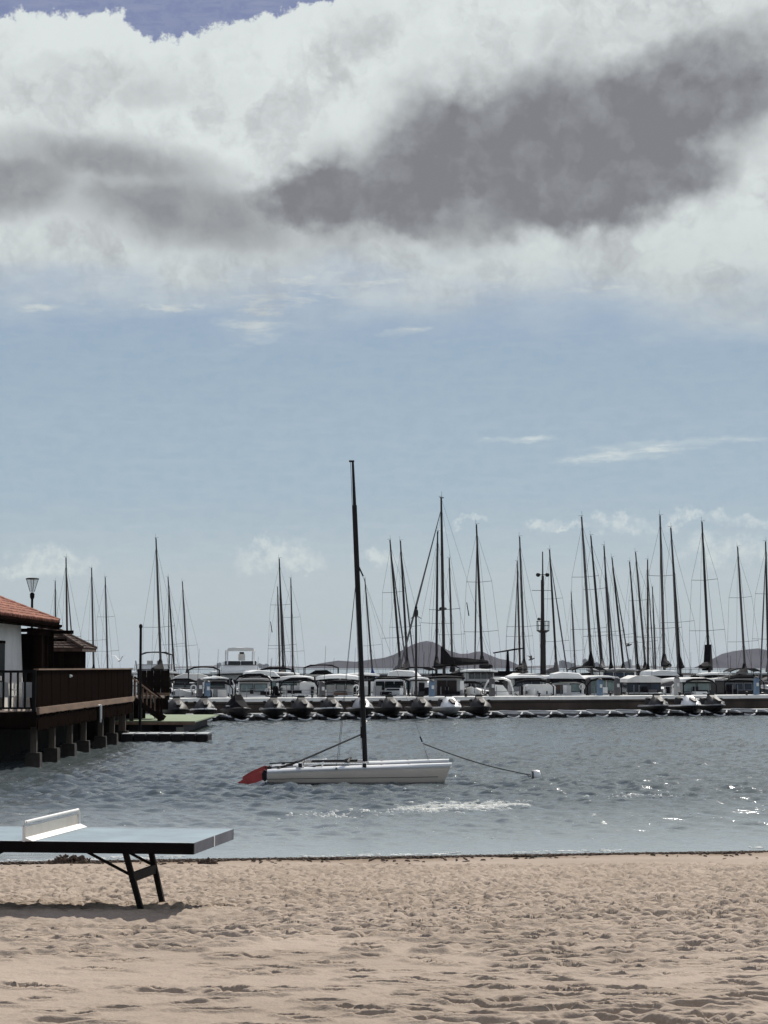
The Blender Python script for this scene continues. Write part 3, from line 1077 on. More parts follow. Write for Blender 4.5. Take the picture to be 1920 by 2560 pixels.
# --- lamp standing behind the house
p = at(81, 1445, 81.0)
lamp = thing('terrace_lamp', 'black post lamp with glass funnel head behind the tiled roof', 'lamp', (p.x, p.y, DECK))
H = p.z - DECK
MB().tube((0, 0, 0), (0, 0, H - 0.75), 0.055, 0.045, 10).build('pole', m_black, lamp)
MB().lathe((0, 0, H - .8), [(0.05, 0), (0.085, 0.08), (0.09, .2), (0.05, .26)], 10).build('collar', m_black, lamp)
MB().lathe((0, 0, H - .52), [(0.075, 0), (0.225, 0.48)], 14).build('glass', m_glass, lamp)
MB().lathe((0, 0, H - .05), [(0.25, 0), (0.255, 0.03), (0.17, 0.055), (0.03, 0.06)], 16).build('cap', m_black, lamp)
mb = MB()
for a in range(4):
    ca, sa = math.cos(a * math.pi / 2 + .4), math.sin(a * math.pi / 2 + .4)
    mb.tube((0.08 * ca, 0.08 * sa, H - .52), (0.23 * ca, 0.23 * sa, H - .04), 0.012, n=5)
mb.build('cage', m_black, lamp)

# --- white chairs on the terrace
def chair(loc, rot, lab):
    t = thing('terrace_chair', lab, 'chair', loc, rot, 'white chairs on the terrace')
    MB().box((0, 0, .44), (.46, .46, .04)).build('seat', m_whitep, t)
    rows = [[Vector((x, .22 + .05 * s - .10 * x * x, .46 + .42 * s)) for x in (-.22, -.1, 0, .1, .22)] for s in (0, .35, .7, 1)]
    MB().shell(rows, .03).build('backrest', m_whitep, t)
    for sx_, sy_ in ((-1, -1), (1, -1), (-1, 1), (1, 1)):
        MB().bar((.2 * sx_, .2 * sy_, .43), (.23 * sx_, .24 * sy_, 0), .045, .045).build('leg', m_whitep, t)
    for sx_ in (-1, 1):
        MB().bar((.25 * sx_, .22, .66), (.25 * sx_, -.2, .64), .05, .03).bar((.25 * sx_, -.2, .64), (.23 * sx_, -.2, .44), .04, .04).build('armrest', m_whitep, t)
    return t
chair((PX - 1.12, PY0 + 1.1, DECK + .002), 2.8, 'white plastic chair beside the white house corner, behind the railing')
chair((PX - .72, PY0 + 1.5, DECK + .002), 3.4, 'white plastic chair between the other two terrace chairs')
chair((PX - .34, PY0 + 1.0, DECK + .002), 3.0, 'white plastic chair next to the windbreak end, behind the railing')

# --- stairs down to the floating platform
st = thing('staircase', 'dark wooden stairs with sloping handrail down to the green platform', 'stairs', (-11.4, 99.5, 0))
n = 6
for i in range(n):
    z = DECK - (i + 1) * (DECK - .55) / (n + 1)
    MB().box((0.16 + i * 0.2, 0.0, z), (0.25, 1.26, 0.05)).build('step', m_wood, st)
for yy in (-.66, .66):
    MB().bar((0.03, yy, DECK - .14), (1.28, yy, .64), 0.06, 0.24).build('stringer', m_wood, st)
    MB().bar((-.08, yy, 2.52), (1.07, yy, 1.62), 0.09, 0.07).build('handrail', m_plank if yy < 0 else m_wood, st)
    for i in range(6):
        xx = .05 + i * .18
        zt = 2.44 - (xx + .08) * .783
        MB().box((xx, yy, zt - .48), (.045, .045, .96)).build('baluster', m_plank if yy < 0 else m_wood, st)
    MB().box((1.12, yy, 1.08), (.09, .09, 1.06)).build('post', m_wood, st)
    MB().box((-.12, yy, 2.05), (.10, .10, 1.04)).build('post', m_wood, st)

# --- floating platforms
m_green = mat('green_matting', (0.21, 0.26, 0.16), 0.95, var=0.2, scale=3)
m_floatd = mat('dark_float', (0.010, 0.0085, 0.010), 0.6, spec=0.2, var=0.4, scale=2)
m_cube = mat('grey_float_cube', (0.46, 0.49, 0.50), 0.7, var=0.2, scale=2)
gp = thing('floating_platform', 'floating platform with green matting top below the stairs', 'platform', (-13.0, 98.7, 0))
MB().box((2.2, 7.0, 0.52), (4.4, 14, 0.06)).build('deck', m_green, gp)
MB().box((2.2, -.03, .45), (4.4, .06, .12)).build('edge_trim', m_plank, gp)
for xx in (0.6, 1.9, 3.3):
    MB().box((xx, 7.0, 0.14), (1.1, 13.6, 0.58)).build('float', m_floatd, gp)
MB().box((3.72, -0.04, 0.15), (.34, .04, .26)).build('plate', mat('faded_plate', (.17, .17, .14), .6), gp)
# grey cube pontoon in front of it
cp = thing('cube_pontoon', 'grey modular cube pontoon lying low beside the pier posts', 'pontoon', (-10.55, 87.0, 0))
i = 0
mb = MB()
cube_me = None
for i in range(7):
    for j in range(4):
        if cube_me is None:
            q = MB()
            q.loft([[Vector((sx_ * a, sy_ * b_, z)) for sx_, sy_ in ((-1, -.8), (-.8, -1), (.8, -1), (1, -.8), (1, .8), (.8, 1), (-.8, 1), (-1, .8))] for a, b_, z in ((.235, .235, -.2), (.245, .245, -.1), (.245, .245, .14), (.22, .22, .2))])
            cube_me = q.mesh('float_cube', m_floatd)
            q2 = MB().box((0, 0, .212), (.43, .43, .022)).lathe((.235, .235, .18), [(.06, 0), (.06, .05), (.03, .055)], 8)
            cube_top = q2.mesh('lid', m_cube)
        o = bpy.data.objects.new('float_cube', cube_me); col.objects.link(o); o.parent = cp
        o.location = (.25 + i * .5, .25 + j * .5, .12 + .006 * math.sin(i * 3 + j))
        l_ = bpy.data.objects.new('lid', cube_top); col.objects.link(l_); l_.parent = o

# tall mooring pile by the stairs
p = at(352, 1561, 94.5)
mp_ = thing('mooring_pile', 'tall dark mooring pile with rounded cap beside the stairs', 'pile', (p.x, p.y, 0))
MB().tube((0, 0, -1.2), (0, 0, p.z - .12), .060, .056, 10).build('shaft', m_black, mp_)
MB().lathe((0, 0, p.z - .16), [(.068, 0), (.082, .06), (.074, .13), (.03, .18)], 10).build('cap', m_black, mp_)

# ================================================================== table on the sand
m_blue = mat('pale_blue_table_paint', (0.235, 0.305, 0.345), 0.65, spec=0.25, var=0.22, scale=2.5, bump=0.1)
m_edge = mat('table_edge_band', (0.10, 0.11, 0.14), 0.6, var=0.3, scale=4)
m_line = mat('white_line_paint', (0.72, 0.74, 0.74), 0.6, var=0.15, scale=8)
m_leg = mat('table_leg_steel', (0.010, 0.0075, 0.0065), 0.7, spec=0.2, var=0.5, scale=5, bump=0.2)
m_netm = mat('cream_net_panel', (0.50, 0.47, 0.42), 0.6, var=0.15, scale=5)
m_netf = mat('white_net_frame', (0.74, 0.73, 0.70), 0.5, var=0.08, scale=5)

TOPZ = 1.606
rot_t = R(-8)
nc = Vector((-1.512, 17.3))     # corner of the top closest to the camera and the water side end
hl, hw = 1.385, 0.7625
c_, s_ = math.cos(rot_t), math.sin(rot_t)
tx = nc.x - (c_ * hl - s_ * (-hw)); ty = nc.y - (s_ * hl + c_ * (-hw))
GZ = 1.0
tab = thing('table_tennis_table', 'pale blue outdoor table tennis table with white net standing on sand', 'table', (tx, ty, GZ), rot_t)
TH = TOPZ - GZ
for sx_ in (-1, 1):
    mb = MB(); mb.box((sx_ * (hl / 2 + .002), 0, TH - .02), (hl - .008, hw * 2 - .006, .04)); mb.build('tabletop', m_blue, tab)
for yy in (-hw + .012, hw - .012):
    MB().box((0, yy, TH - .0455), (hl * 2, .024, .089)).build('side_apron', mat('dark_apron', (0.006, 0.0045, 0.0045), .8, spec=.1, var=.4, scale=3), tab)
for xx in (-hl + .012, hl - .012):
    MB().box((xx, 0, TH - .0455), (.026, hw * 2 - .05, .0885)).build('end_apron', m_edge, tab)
mb = MB()
mb.box((hl + .003, -.02, TH - .045), (.006, .03, .085))
mb.build('edge_mark', m_line, tab)
mb = MB()
for yy in (-hw + .012, hw - .012):
    mb.box((0, yy, TH + .0015), (hl * 2 - .05, .014, .003))
mb.build('line_marking', m_line, tab)
mb = MB()
for xx in (-1, 1):
    for k in (.25, .95):
        mb.box((xx * k, 0, TH - .065), (.05, hw * 2 - .08, .045))
mb.build('under_frame', m_leg, tab)
for sx_ in (-1, 1):
    for yy in (-.40, .40):
        top, foot = Vector((sx_ * .72, yy, TH - .06)), Vector((sx_ * (.93 if yy < 0 else .893), yy, -.18))
        MB().bar(top, foot, .043, .043).build('leg', m_leg, tab)
    a, b_ = Vector((sx_ * .784, -.40, TH - .315)), Vector((sx_ * .784, .40, TH - .315))
    MB().bar(a, b_, .030, .075).build('cross_brace', m_leg, tab)
    for yy in (-.40, .40):
        MB().tube((sx_ * .33, yy, TH - .07), (sx_ * .775, yy, TH - .29), .0125, n=8).build('strut', m_leg, tab)
mb = MB()
NH, NW = .1525, hw + .03
mb.path([(0, -NW, TH), (0, -NW, TH + NH - .035), (0, -NW + .035, TH + NH), (0, NW - .035, TH + NH), (0, NW, TH + NH - .035), (0, NW, TH)], .0125, 10)
net = mb.build('net_frame', m_netf, tab, True)
MB().box((0, 0, TH + .068), (.006, NW * 2 - .075, .092)).build('net_panel', m_netm, net)
MB().add([(-.012, -NW, TH + .003), (.075, -NW, TH + .003), (.075, NW, TH + .003), (-.012, NW, TH + .003), (-.012, -NW, TH + .030), (.012, -NW, TH + .030), (.012, NW, TH + .03), (-.012, NW, TH + .03)],
         [(0, 1, 2, 3), (4, 5, 6, 7), (0, 4, 7, 3), (1, 5, 6, 2), (0, 1, 5, 4), (3, 7, 6, 2)]).build('net_foot', m_netf, net)

# ================================================================== catamaran
m_hull = mat('gelcoat_hull', (0.60, 0.53, 0.45), 0.5, var=0.10, scale=1.4, stretch=(1, 1, 4))
m_hulld = mat('gelcoat_deck', (0.82, 0.83, 0.82), 0.35, var=0.06, scale=2)
m_red = mat('red_rudder', (0.42, 0.048, 0.042), 0.5, var=0.3, scale=4)
m_tramp = mat('black_trampoline', (0.03, 0.03, 0.033), 0.9, var=0.3, scale=10)
m_alu = mat('black_anodised_mast', (0.008, 0.0065, 0.0075), 0.5, spec=0.25, var=0.3, scale=2)
m_wire = mat('rigging_wire', (0.05, 0.05, 0.05), 0.7, spec=.2, var=0.2, scale=5)
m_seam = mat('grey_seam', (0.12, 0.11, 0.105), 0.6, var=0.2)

CX0, CY0 = -0.60, 57.1
cat = thing('catamaran', 'small white beach catamaran with black mast and raised red rudders moored offshore', 'catamaran', (CX0, CY0, 0))
BX, SX_ = 2.34, -2.40


def hull_rings():
    rings = []
    for x, w, dk, kl, rake in ((-2.40, .150, .355, -.02, 0), (-2.2, .17, .365, -.07, 0), (-1.5, .20, .405, -.13, 0), (-.5, .215, .44, -.15, 0), (.6, .205, .47, -.14, 0), (1.4, .155, .495, -.09, .02), (1.95, .085, .512, -.03, .10), (2.15, .035, .52, .04, .19)):
        pr = [(-w * .82, dk), (-w, dk - .03), (-w * 1.02, dk - .17), (-w * .8, .10), (-w * .42, kl + .07), (0, kl), (w * .42, kl + .07), (w * .8, .10), (w * 1.02, dk - .17), (w, dk - .03), (w * .82, dk), (0, dk + .022)]
        rings.append([Vector((x + rake * (z - kl) / (dk - kl), y, z)) for y, z in pr])
    return rings


for yy in (-1.18, 1.18):
    mb = MB(); mb.loft([[p + Vector((0, yy, 0)) for p in r] for r in hull_rings()])
    h = mb.build('hull', m_hull, cat, True)
    rings = hull_rings()
    rows = []
    for r in rings:
        a, b_ = r[1] + Vector((0, yy - .006, -.018)), r[9] + Vector((0, yy + .006, -.018))
        t0, t1 = r[0] + Vector((0, yy, .008)), r[10] + Vector((0, yy, .008))
        m0 = r[11] + Vector((0, yy, .008))
        a = a - Vector((0, 0, .028)); b_ = b_ - Vector((0, 0, .028))
        rows.append([a, a + Vector((0, 0, .046)), t0, m0, t1, b_ + Vector((0, 0, .046)), b_])
    mb = MB(); mb.shell(rows, .012); mb.build('deck', m_hulld, h, True)
    for sgn, i0 in ((-1, 3), (1, 7)):
        pts = []
        for r in rings[:-1]:
            a, b_ = (r[2], r[3]) if sgn < 0 else (r[8], r[7])
            q = a.lerp(b_, .62)
            pts.append(q + Vector((0, yy + sgn * .004, 0)))
        MB().path(pts, .009, 5).build('chine_line', m_seam, h)
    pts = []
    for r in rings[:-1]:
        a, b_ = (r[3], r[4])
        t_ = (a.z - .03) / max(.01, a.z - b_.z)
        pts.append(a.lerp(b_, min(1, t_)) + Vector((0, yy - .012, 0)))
    MB().path(pts, .022, 5).build('boot_shadow_stripe', m_seam, h)  # dark strip painted in for the shadow and reflection along the waterline
    for xf in (-2.1, -1.2, -.3, .55, 1.25):
        MB().lathe((xf, yy, .40 + (xf + 2.4) * .026), [(.05, 0), (.045, .025), (.02, .035)], 8).build('hatch_cover' if xf > .3 else 'cleat', m_seam if xf > .3 else m_alu, h)
    # rudder, kicked up behind the transom
    mb = MB()
    mb.prism([(-2.42, .34), (-2.48, .37), (-2.54, .28), (-2.53, .12), (-2.46, .06), (-2.41, .12)], .05, 'y', (0, yy, 0))
    rh = mb.build('rudder_head', m_alu, cat)
    mb = MB()
    mb.prism([(-2.50, .30), (-2.60, .32), (-2.95, .17), (-3.18, .03), (-3.20, -.03), (-3.08, -.04), (-2.72, .03), (-2.48, .12)], .03, 'y', (0, yy, .05 if yy > 0 else 0))
    mb.build('rudder_blade', m_red, rh)
    mb = MB(); mb.tube((-2.47, yy, .42), (-1.75, yy * .86, .47), .016, n=6); mb.build('tiller', m_alu, rh)
    # beam posts and fittings
    for xb in (-1.55, .10):
        mb = MB(); mb.lathe((xb, yy - .02, .46), [(.055, 0), (.06, .05), (.05, .09)], 8); mb.box((xb, yy, .43), (.20, .17, .06))
        mb.build('beam_saddle', m_hulld, h)
    MB().tube((-1.45, yy, .42), (-.95, yy, .56), .018, n=6).tube((-1.0, yy, .44), (-.95, yy, .56), .018, n=6).build('deck_fitting', m_hulld, h)
    MB().box((-.62, yy - .03 if yy < 0 else yy, .41), (.05, .42, .05)).build('chainplate', m_seam, h)
for xb in (-1.55, .10):
    mb = MB(); mb.tube((xb, -1.36, .49), (xb, 1.36, .49), .042, n=12); bm_ = mb.build('beam', m_alu, cat, True)
    MB().lathe((xb, -1.385, .49), [(.05, -.05), (.05, .05)], 10).build('end_cap', m_alu, bm_)
mb = MB(); mb.box((-.72, 0, .50), (1.56, 1.95, .02)); mb.build('trampoline', m_tramp, cat)
mb = MB(); mb.box((-.72, -1.02, .515), (1.5, .12, .03)); mb.box((-.72, 1.02, .515), (1.5, .12, .03)); mb.build('trampoline_rail', m_hulld, cat)
mb = MB()
for i in range(22):
    x = -1.46 + i * .07
    mb.tube((x, -1.06, .53), (x + .035, -.96, .525), .007, n=4).tube((x, 1.06, .53), (x + .035, .96, .525), .007, n=4)
mb.build('lacing', m_hulld, cat)
MB().tube((-1.3, -.3, .54), (-.1, -.3, .55), .02, n=6).tube((-1.3, .3, .54), (-.1, .3, .55), .02, n=6).build('hiking_strap', m_tramp, cat)
MB().path([(-.35, -.5, .53), (-.3, -.2, .60), (-.42, .1, .56), (-.28, .3, .61), (-.4, .5, .53)], .03, 6).build('coiled_line', m_rope, cat)
pb = at(913, 1902, CY0) - Vector((CX0, CY0, 0)); pt = at(882, 1155, CY0) - Vector((CX0, CY0, 0))
pb = Vector((pb.x, 0, .50)); pt = Vector((pt.x, 0, pt.z))
mid = pb.lerp(pt, .62)
hi = pb.lerp(pt, .855)
mast = MB().path([pb, mid, hi], [.066, .064, .060], 10).path([hi, pt], [.046, .03], 8).build('mast', m_alu, cat, True)
MB().box(pt + Vector((-.03, 0, .02)), (.14, .03, .05)).build('masthead', m_alu, mast)
MB().box(pb + Vector((.02, 0, .0)), (.16, .16, .07)).build('mast_step', m_hulld, mast)
MB().box(pb.lerp(pt, .10) + Vector((-.07, 0, 0)), (.05, .05, .30)).build('cleat', m_alu, mast)
hound = pb.lerp(pt, .645)
MB().bar(hound + Vector((.04, 0, .04)), hound + Vector((.16, 0, -.22)), .03, .04).build('hound_fitting', m_alu, mast)
bridle = Vector((1.62, 0, 1.02))
mb = MB()
mb.tube(hound + Vector((.14, 0, -.2)), bridle, .0035, n=5)
mb.tube(bridle, (1.78, -1.18, .54), .005, n=5).tube(bridle, (1.78, 1.18, .54), .005, n=5)
for yy in (-1.18, 1.18):
    mb.tube(hound, (-.62, yy, .46), .006, n=5)
mb.tube(pt + Vector((-.06, 0, 0)), pb + Vector((-.10, 0, .35)), .007, n=5)
mb.build('stay', m_wire, cat)
MB().tube(bridle - Vector((.07, 0, -.16)), bridle - Vector((.015, 0, -.02)), .020, n=8).build('furler_drum', m_alu, cat)
b0 = at(903, 1836, CY0) - Vector((CX0, CY0, 0)); b1 = at(742, 1906, CY0) - Vector((CX0, CY0, 0))
b2 = at(700, 1919, CY0) - Vector((CX0, CY0, 0))
MB().tube(b0, b1, .024, .028, 10).build('boom', mat('grey_boom', (.13, .13, .125), .5, var=.3), cat, True)
MB().path([b1 + Vector((.02, 0, .02)), b1 + Vector((-.1, .1, -.03)), b2, b2 + Vector((-.1, -.1, -.03))], .034, 7).build('mainsheet', mat('dark_sheet_rope', (.05, .045, .045), .9), cat, True)

# mooring line and buoy
bp_ = ground(1340, 1945, 0.0)
buoy = thing('mooring_buoy', 'white mooring buoy floating off the catamaran bow', 'buoy', (bp_.x, bp_.y, 0.0))
mb = MB()
mb.lathe((0, 0, 0), [(.02, -.14), (.10, -.13), (.145, -.06), (.15, .03), (.13, .09), (.06, .125), (.0, .13)], 14, 'x')
o = mb.build('float', m_hulld, buoy, True)
o.location.z = .07
MB().path([(-.13, 0, .07), (-.19, 0, .10), (-.22, 0, .07), (-.19, 0, .03), (-.13, 0, .05)], .014, 6).build('ring', m_seam, buoy)
MB().lathe((-.10, 0, .07), [(.151, -.02), (.153, .03)], 14, 'x').build('band', m_seam, buoy)
pr0 = Vector((CX0 + 1.62, CY0, 1.0)); pr1 = Vector((bp_.x - .22, bp_.y, .09))
pts = []
for i in range(13):
    t_ = i / 12
    p = pr0.lerp(pr1, t_); p.z -= .08 * math.sin(math.pi * t_)
    pts.append(p)
o = MB().path(pts, .016, 6).build('mooring_rope', m_rope, None, True)
tag(o, 'thin grey mooring rope from the catamaran bridle to the buoy', 'rope')

# ------------------------------------------------------------------ foam and wrack
m_foam = mat('foam', (0.86, 0.86, 0.80), 0.7, var=0.1, scale=20)
rf_ = random.Random(12)
mb = MB()


def fleck(px, py, w, l, h):
    p = ground(px, py, 0.0)
    n = 7
    ring = []
    a0 = rf_.random() * 6.28
    for k in range(n):
        a = a0 + 2 * math.pi * k / n
        r = .6 + .4 * rf_.random()
        ring.append((p.x + w * r * math.cos(a), p.y + l * r * math.sin(a), .0))
    ix, iy = int(np.argmin(np.abs(ys - p.y))), 0
    row = WX[ix]
    iy = int(np.argmin(np.abs(row - p.x)))
    z0 = float(WZ[ix, iy])
    top = [(p.x + (q[0] - p.x) * .5, p.y + (q[1] - p.y) * .5, z0 + h) for q in ring]
    ring = [(q[0], q[1], z0 - .02) for q in ring]
    mb.loft([[Vector(q) for q in ring], [Vector(q) for q in top]])


def line_y(x):
    return 2024 - (x - 1000) * .033


for i in range(880):
    x = rf_.gauss(1140, 115)
    if not 985 < x < 1330:
        continue
    yv = line_y(x) + rf_.gauss(0, 6.0 - abs(x - 1130) / 60)
    fleck(x, yv, rf_.uniform(.03, .17), rf_.uniform(.02, .08), rf_.uniform(.012, .034))
for i in range(110):
    x = rf_.gauss(860, 70)
    fleck(x, 2037 - (x - 860) * .03 + rf_.gauss(0, 3), rf_.uniform(.02, .08), rf_.uniform(.03, .1), rf_.uniform(.01, .03))
for i in range(90):
    x = rf_.gauss(1580, 60)
    fleck(x, 1992 - (x - 1580) * .02 + rf_.gauss(0, 3), rf_.uniform(.02, .09), rf_.uniform(.03, .1), rf_.uniform(.01, .03))
for i in range(150):
    fleck(rf_.uniform(0, 1920), rf_.uniform(1830, 2100), rf_.uniform(.015, .06), rf_.uniform(.02, .06), rf_.uniform(.008, .02))
for i in range(420):
    px_ = rf_.uniform(-40, 1960)
    p = ground(px_, 2130, 0)
    x = p.x * 34.5 / p.y
    y = 34.62 + .165 * x + .7 * float(fbm(np.array(x * .55), np.array(34.5 * .3 + 7), 3)) + rf_.gauss(.12, .10)
    if vnoise(np.array(x * 1.1), np.array(3.3)) < .45:
        continue
    yp = 1668 + CAM_Z * F / y
    fleck(960 + x * F / y, yp, rf_.uniform(.03, .14), rf_.uniform(.015, .05), rf_.uniform(.006, .016))
foam = mb.build('foam', m_foam)
foam['kind'] = 'stuff'

m_weed = mat('dry_seaweed', (0.105, 0.074, 0.054), 0.95, var=0.5, scale=12)
mb = MB()
for i in range(8000):
    px = rf_.uniform(-60, 1980)
    p = ground(px, 2120, 0)
    x = p.x * 34.3 / p.y
    y = 34.36 + .165 * x + .7 * float(fbm(np.array(x * .55), np.array(34.5 * .3 + 7), 3)) + rf_.gauss(-.12, .14)
    if rf_.random() < .035:
        y -= abs(rf_.gauss(0, 1.6))
    z = float(beach_z(np.array(x), np.array(y)))
    a = rf_.gauss(0, .7)
    l = rf_.uniform(.015, .06)
    w = rf_.uniform(.006, .022)
    h = rf_.uniform(.008, .03)
    mb.box((x, y, z + h * .4), (l * 2, w * 2, h), Matrix.Rotation(a, 3, 'Z') @ Matrix.Rotation(rf_.gauss(0, .2), 3, 'Y'), taper=.6)
wr = mb.build('seaweed_wrack', m_weed)
wr['kind'] = 'stuff'


def clump(px, py, w, h, lab):
    p = ground(px, py, .05)
    z = float(beach_z(np.array(p.x), np.array(p.y)))
    mb = MB()
    for i in range(170):
        a = rf_.random() * 6.28
        r = math.sqrt(rf_.random())
        x, y = r * w * math.cos(a), r * w * .5 * math.sin(a)
        zz = h * (1 - r * r) * rf_.random()
        mb.box((x, y, zz), (rf_.uniform(.05, .16), rf_.uniform(.012, .03), rf_.uniform(.012, .035)), Matrix.Rotation(rf_.gauss(0, .8), 3, 'Z') @ Matrix.Rotation(rf_.gauss(0, .4), 3, 'Y'))
    o = mb.build('seaweed_clump', m_weed)
    o.location = (p.x, p.y, z)
    tag(o, lab, 'seaweed', 'seaweed clumps on the sand')


clump(178, 2168, .34, .12, 'wide dark seaweed clump on the sand under the table')
clump(520, 2178, .10, .04, 'small dark seaweed clump on the sand beyond the table end')

# ================================================================== marina: quay, docks, boats
m_qface = mat('stained_quay_face', (0.072, 0.055, 0.046), 0.9, spec=0.1, var=0.45, scale=0.8, stretch=(1, 1, .5), bump=0.3)
m_cop = mat('pale_coping', (0.74, 0.74, 0.71), 0.8, var=0.18, scale=1.5)
m_dgrey = mat('charcoal_plastic', (0.009, 0.0075, 0.008), 0.6, spec=0.25, var=0.4, scale=3)
m_mgrey = mat('mid_grey_plastic', (0.030, 0.027, 0.027), 0.6, spec=.25, var=0.3, scale=3)
m_silver = mat('silver_plastic', (0.32, 0.32, 0.32), 0.4, var=0.2, scale=3)
m_jred = mat('red_decal', (0.38, 0.04, 0.04), 0.5, var=0.2)
m_rim = mat('pale_dock_rim', (0.62, 0.63, 0.63), 0.6, var=0.15, scale=3)
m_dpad = mat('grey_dock_pad', (0.50, 0.51, 0.50), 0.7, var=0.25, scale=2)
m_bw = mat('white_gelcoat', (0.90, 0.90, 0.87), 0.3, var=0.10, scale=1.0)
m_bg = mat('grey_gelcoat', (0.34, 0.34, 0.34), 0.4, var=0.2, scale=1.0)
m_navy = mat('navy_gelcoat', (0.012, 0.014, 0.022), 0.35, var=0.3, scale=1.0)
m_canv = mat('black_canvas', (0.010, 0.009, 0.011), 0.9, spec=0.1, var=0.4, scale=4)
m_canvb = mat('blue_canvas', (0.03, 0.07, 0.22), 0.9, spec=0.2, var=0.3, scale=4)
m_canvw = mat('white_canvas', (0.70, 0.69, 0.66), 0.9, var=0.15, scale=2, bump=0.3)
m_canvg = mat('grey_canvas', (0.12, 0.115, 0.12), 0.9, spec=0.2, var=0.3, scale=4)
m_steel = mat('stainless_tube', (0.30, 0.30, 0.30), 0.35, metal=0.7, var=0.15, scale=3)
m_mast = mat('grey_alloy_mast', (0.085, 0.078, 0.074), 0.5, spec=0.3, var=0.35, scale=0.6)
m_mast2 = mat('dark_alloy_mast', (0.028, 0.023, 0.022), 0.5, spec=0.25, var=0.35, scale=0.6)
m_mast3 = mat('brown_timber_mast', (0.075, 0.050, 0.038), 0.6, spec=0.25, var=0.35, scale=0.6)
m_pane = mat('tinted_pane', (0.035, 0.045, 0.050), 0.08, var=0.3, scale=1.5)
m_paneg = mat('greenish_pane', (0.20, 0.27, 0.26), 0.15, var=0.3, scale=2.5)
m_teak = mat('teak', (0.17, 0.10, 0.065), 0.7, var=0.3, scale=3)
m_bluep = mat('blue_pedestal_paint', (0.11, 0.175, 0.26), 0.6, var=0.2, scale=3)
m_ped = mat('grey_pedestal_paint', (0.075, 0.072, 0.075), 0.6, var=0.25, scale=3)
m_orange = mat('orange_fender', (0.55, 0.25, 0.06), 0.5, var=0.2)

QA = at(540, 1700, 127.0); QB = at(1900, 1700, 142.0)
QA.z = QB.z = 0
TV = (QB - QA).normalized()
PSI = math.atan2(TV.y, TV.x)
NV = Vector((TV.y, -TV.x, 0))       # from the quay towards the beach


def q(px, off, z=0.0):
    """point in the picture column px on the line parallel to the quay at distance off in front of it"""
    k = (px - 960) / F / math.cos(PITCH)
    k = (px - 960) / F
    # X = k * Y (small pitch term ignored on the horizon line)
    A = QA + NV * off
    # A + s T ; (A.x + s T.x) = k (A.y + s T.y)
    s = (k * A.y - A.x) / (TV.x - k * TV.y)
    p = A + TV * s
    return Vector((p.x, p.y, z))


QZ = 1.17
quay = thing('quay', 'long low quay with brown stained face and pale coping', 'quay', QA, PSI)
MB().box((22, 1.25, 0.0), (84, 2.5, QZ * 2 - .22)).build('wall', m_qface, quay)
MB().box((22, -.03, QZ - .36), (84, .06, .05)).build('string_course', m_dgrey, quay)
cop = MB().box((0, 0, 0), (6.96, 2.66, .21)).mesh('coping', m_cop)
for i in range(12):
    o = bpy.data.objects.new('coping', cop); col.objects.link(o); o.parent = quay
    o.location = (-16.5 + i * 7.0, 1.25 - .0, QZ - .105 + .006 * (i % 3))
bol = None
for i in range(13):
    mb = MB(); mb.lathe((0, 0, 0), [(.07, 0), (.06, .12), (.10, .16), (.09, .22), (.02, .24)], 8)
    if bol is None:
        bol = mb.mesh('bollard', m_dgrey)
    o = bpy.data.objects.new('bollard', bol); col.objects.link(o); o.parent = quay
    o.location = (-14.2 + i * 5.1, .35, QZ + .012)

# --- jet ski docks
def dock_proto():
    t = thing('jet_ski_dock', 'x', 'dock')
    mb = MB()
    for sx_ in (-1, 1):
        mb.loft([[Vector((sx_ * a, y, z)) for a, z in ((.20, -.15), (.80, -.15), (.80, .20), (.46, .22), (.26, .05))] for y in (0.05, 4.3)])
    mb.box((0, 2.2, -.06), (.6, 4.2, .16))
    mb.build('float', m_floatd, t)
    for sx_ in (-1, 1):
        MB().loft([[Vector((sx_ * a, y, z)) for a, z in ((.44, .215), (.79, .215), (.79, .30), (.50, .31))] for y in (0.55, 4.2)]).build('pad', m_dpad, t)
    pts = []
    for i in range(13):
        u = -1 + 2 * i / 12
        pts.append((.80 * u, .50 - .55 * (1 - u * u), .31 - .30 * (1 - abs(u) ** 1.6)))
    MB().path(pts, .055, 6).build('rim', m_rim, t, True)
    MB().path([(-.80, .5, .31), (-.8, 2.0, .34), (-.8, 4.2, .34)], .05, 6).build('side_rail', m_rim, t, True)
    for yy in (1.2, 2.4):
        MB().lathe((0, yy, .06), [(.05, -.22), (.07, -.2), (.07, .2), (.05, .22)], 8, 'x').build('roller', m_mgrey, t)
    return t


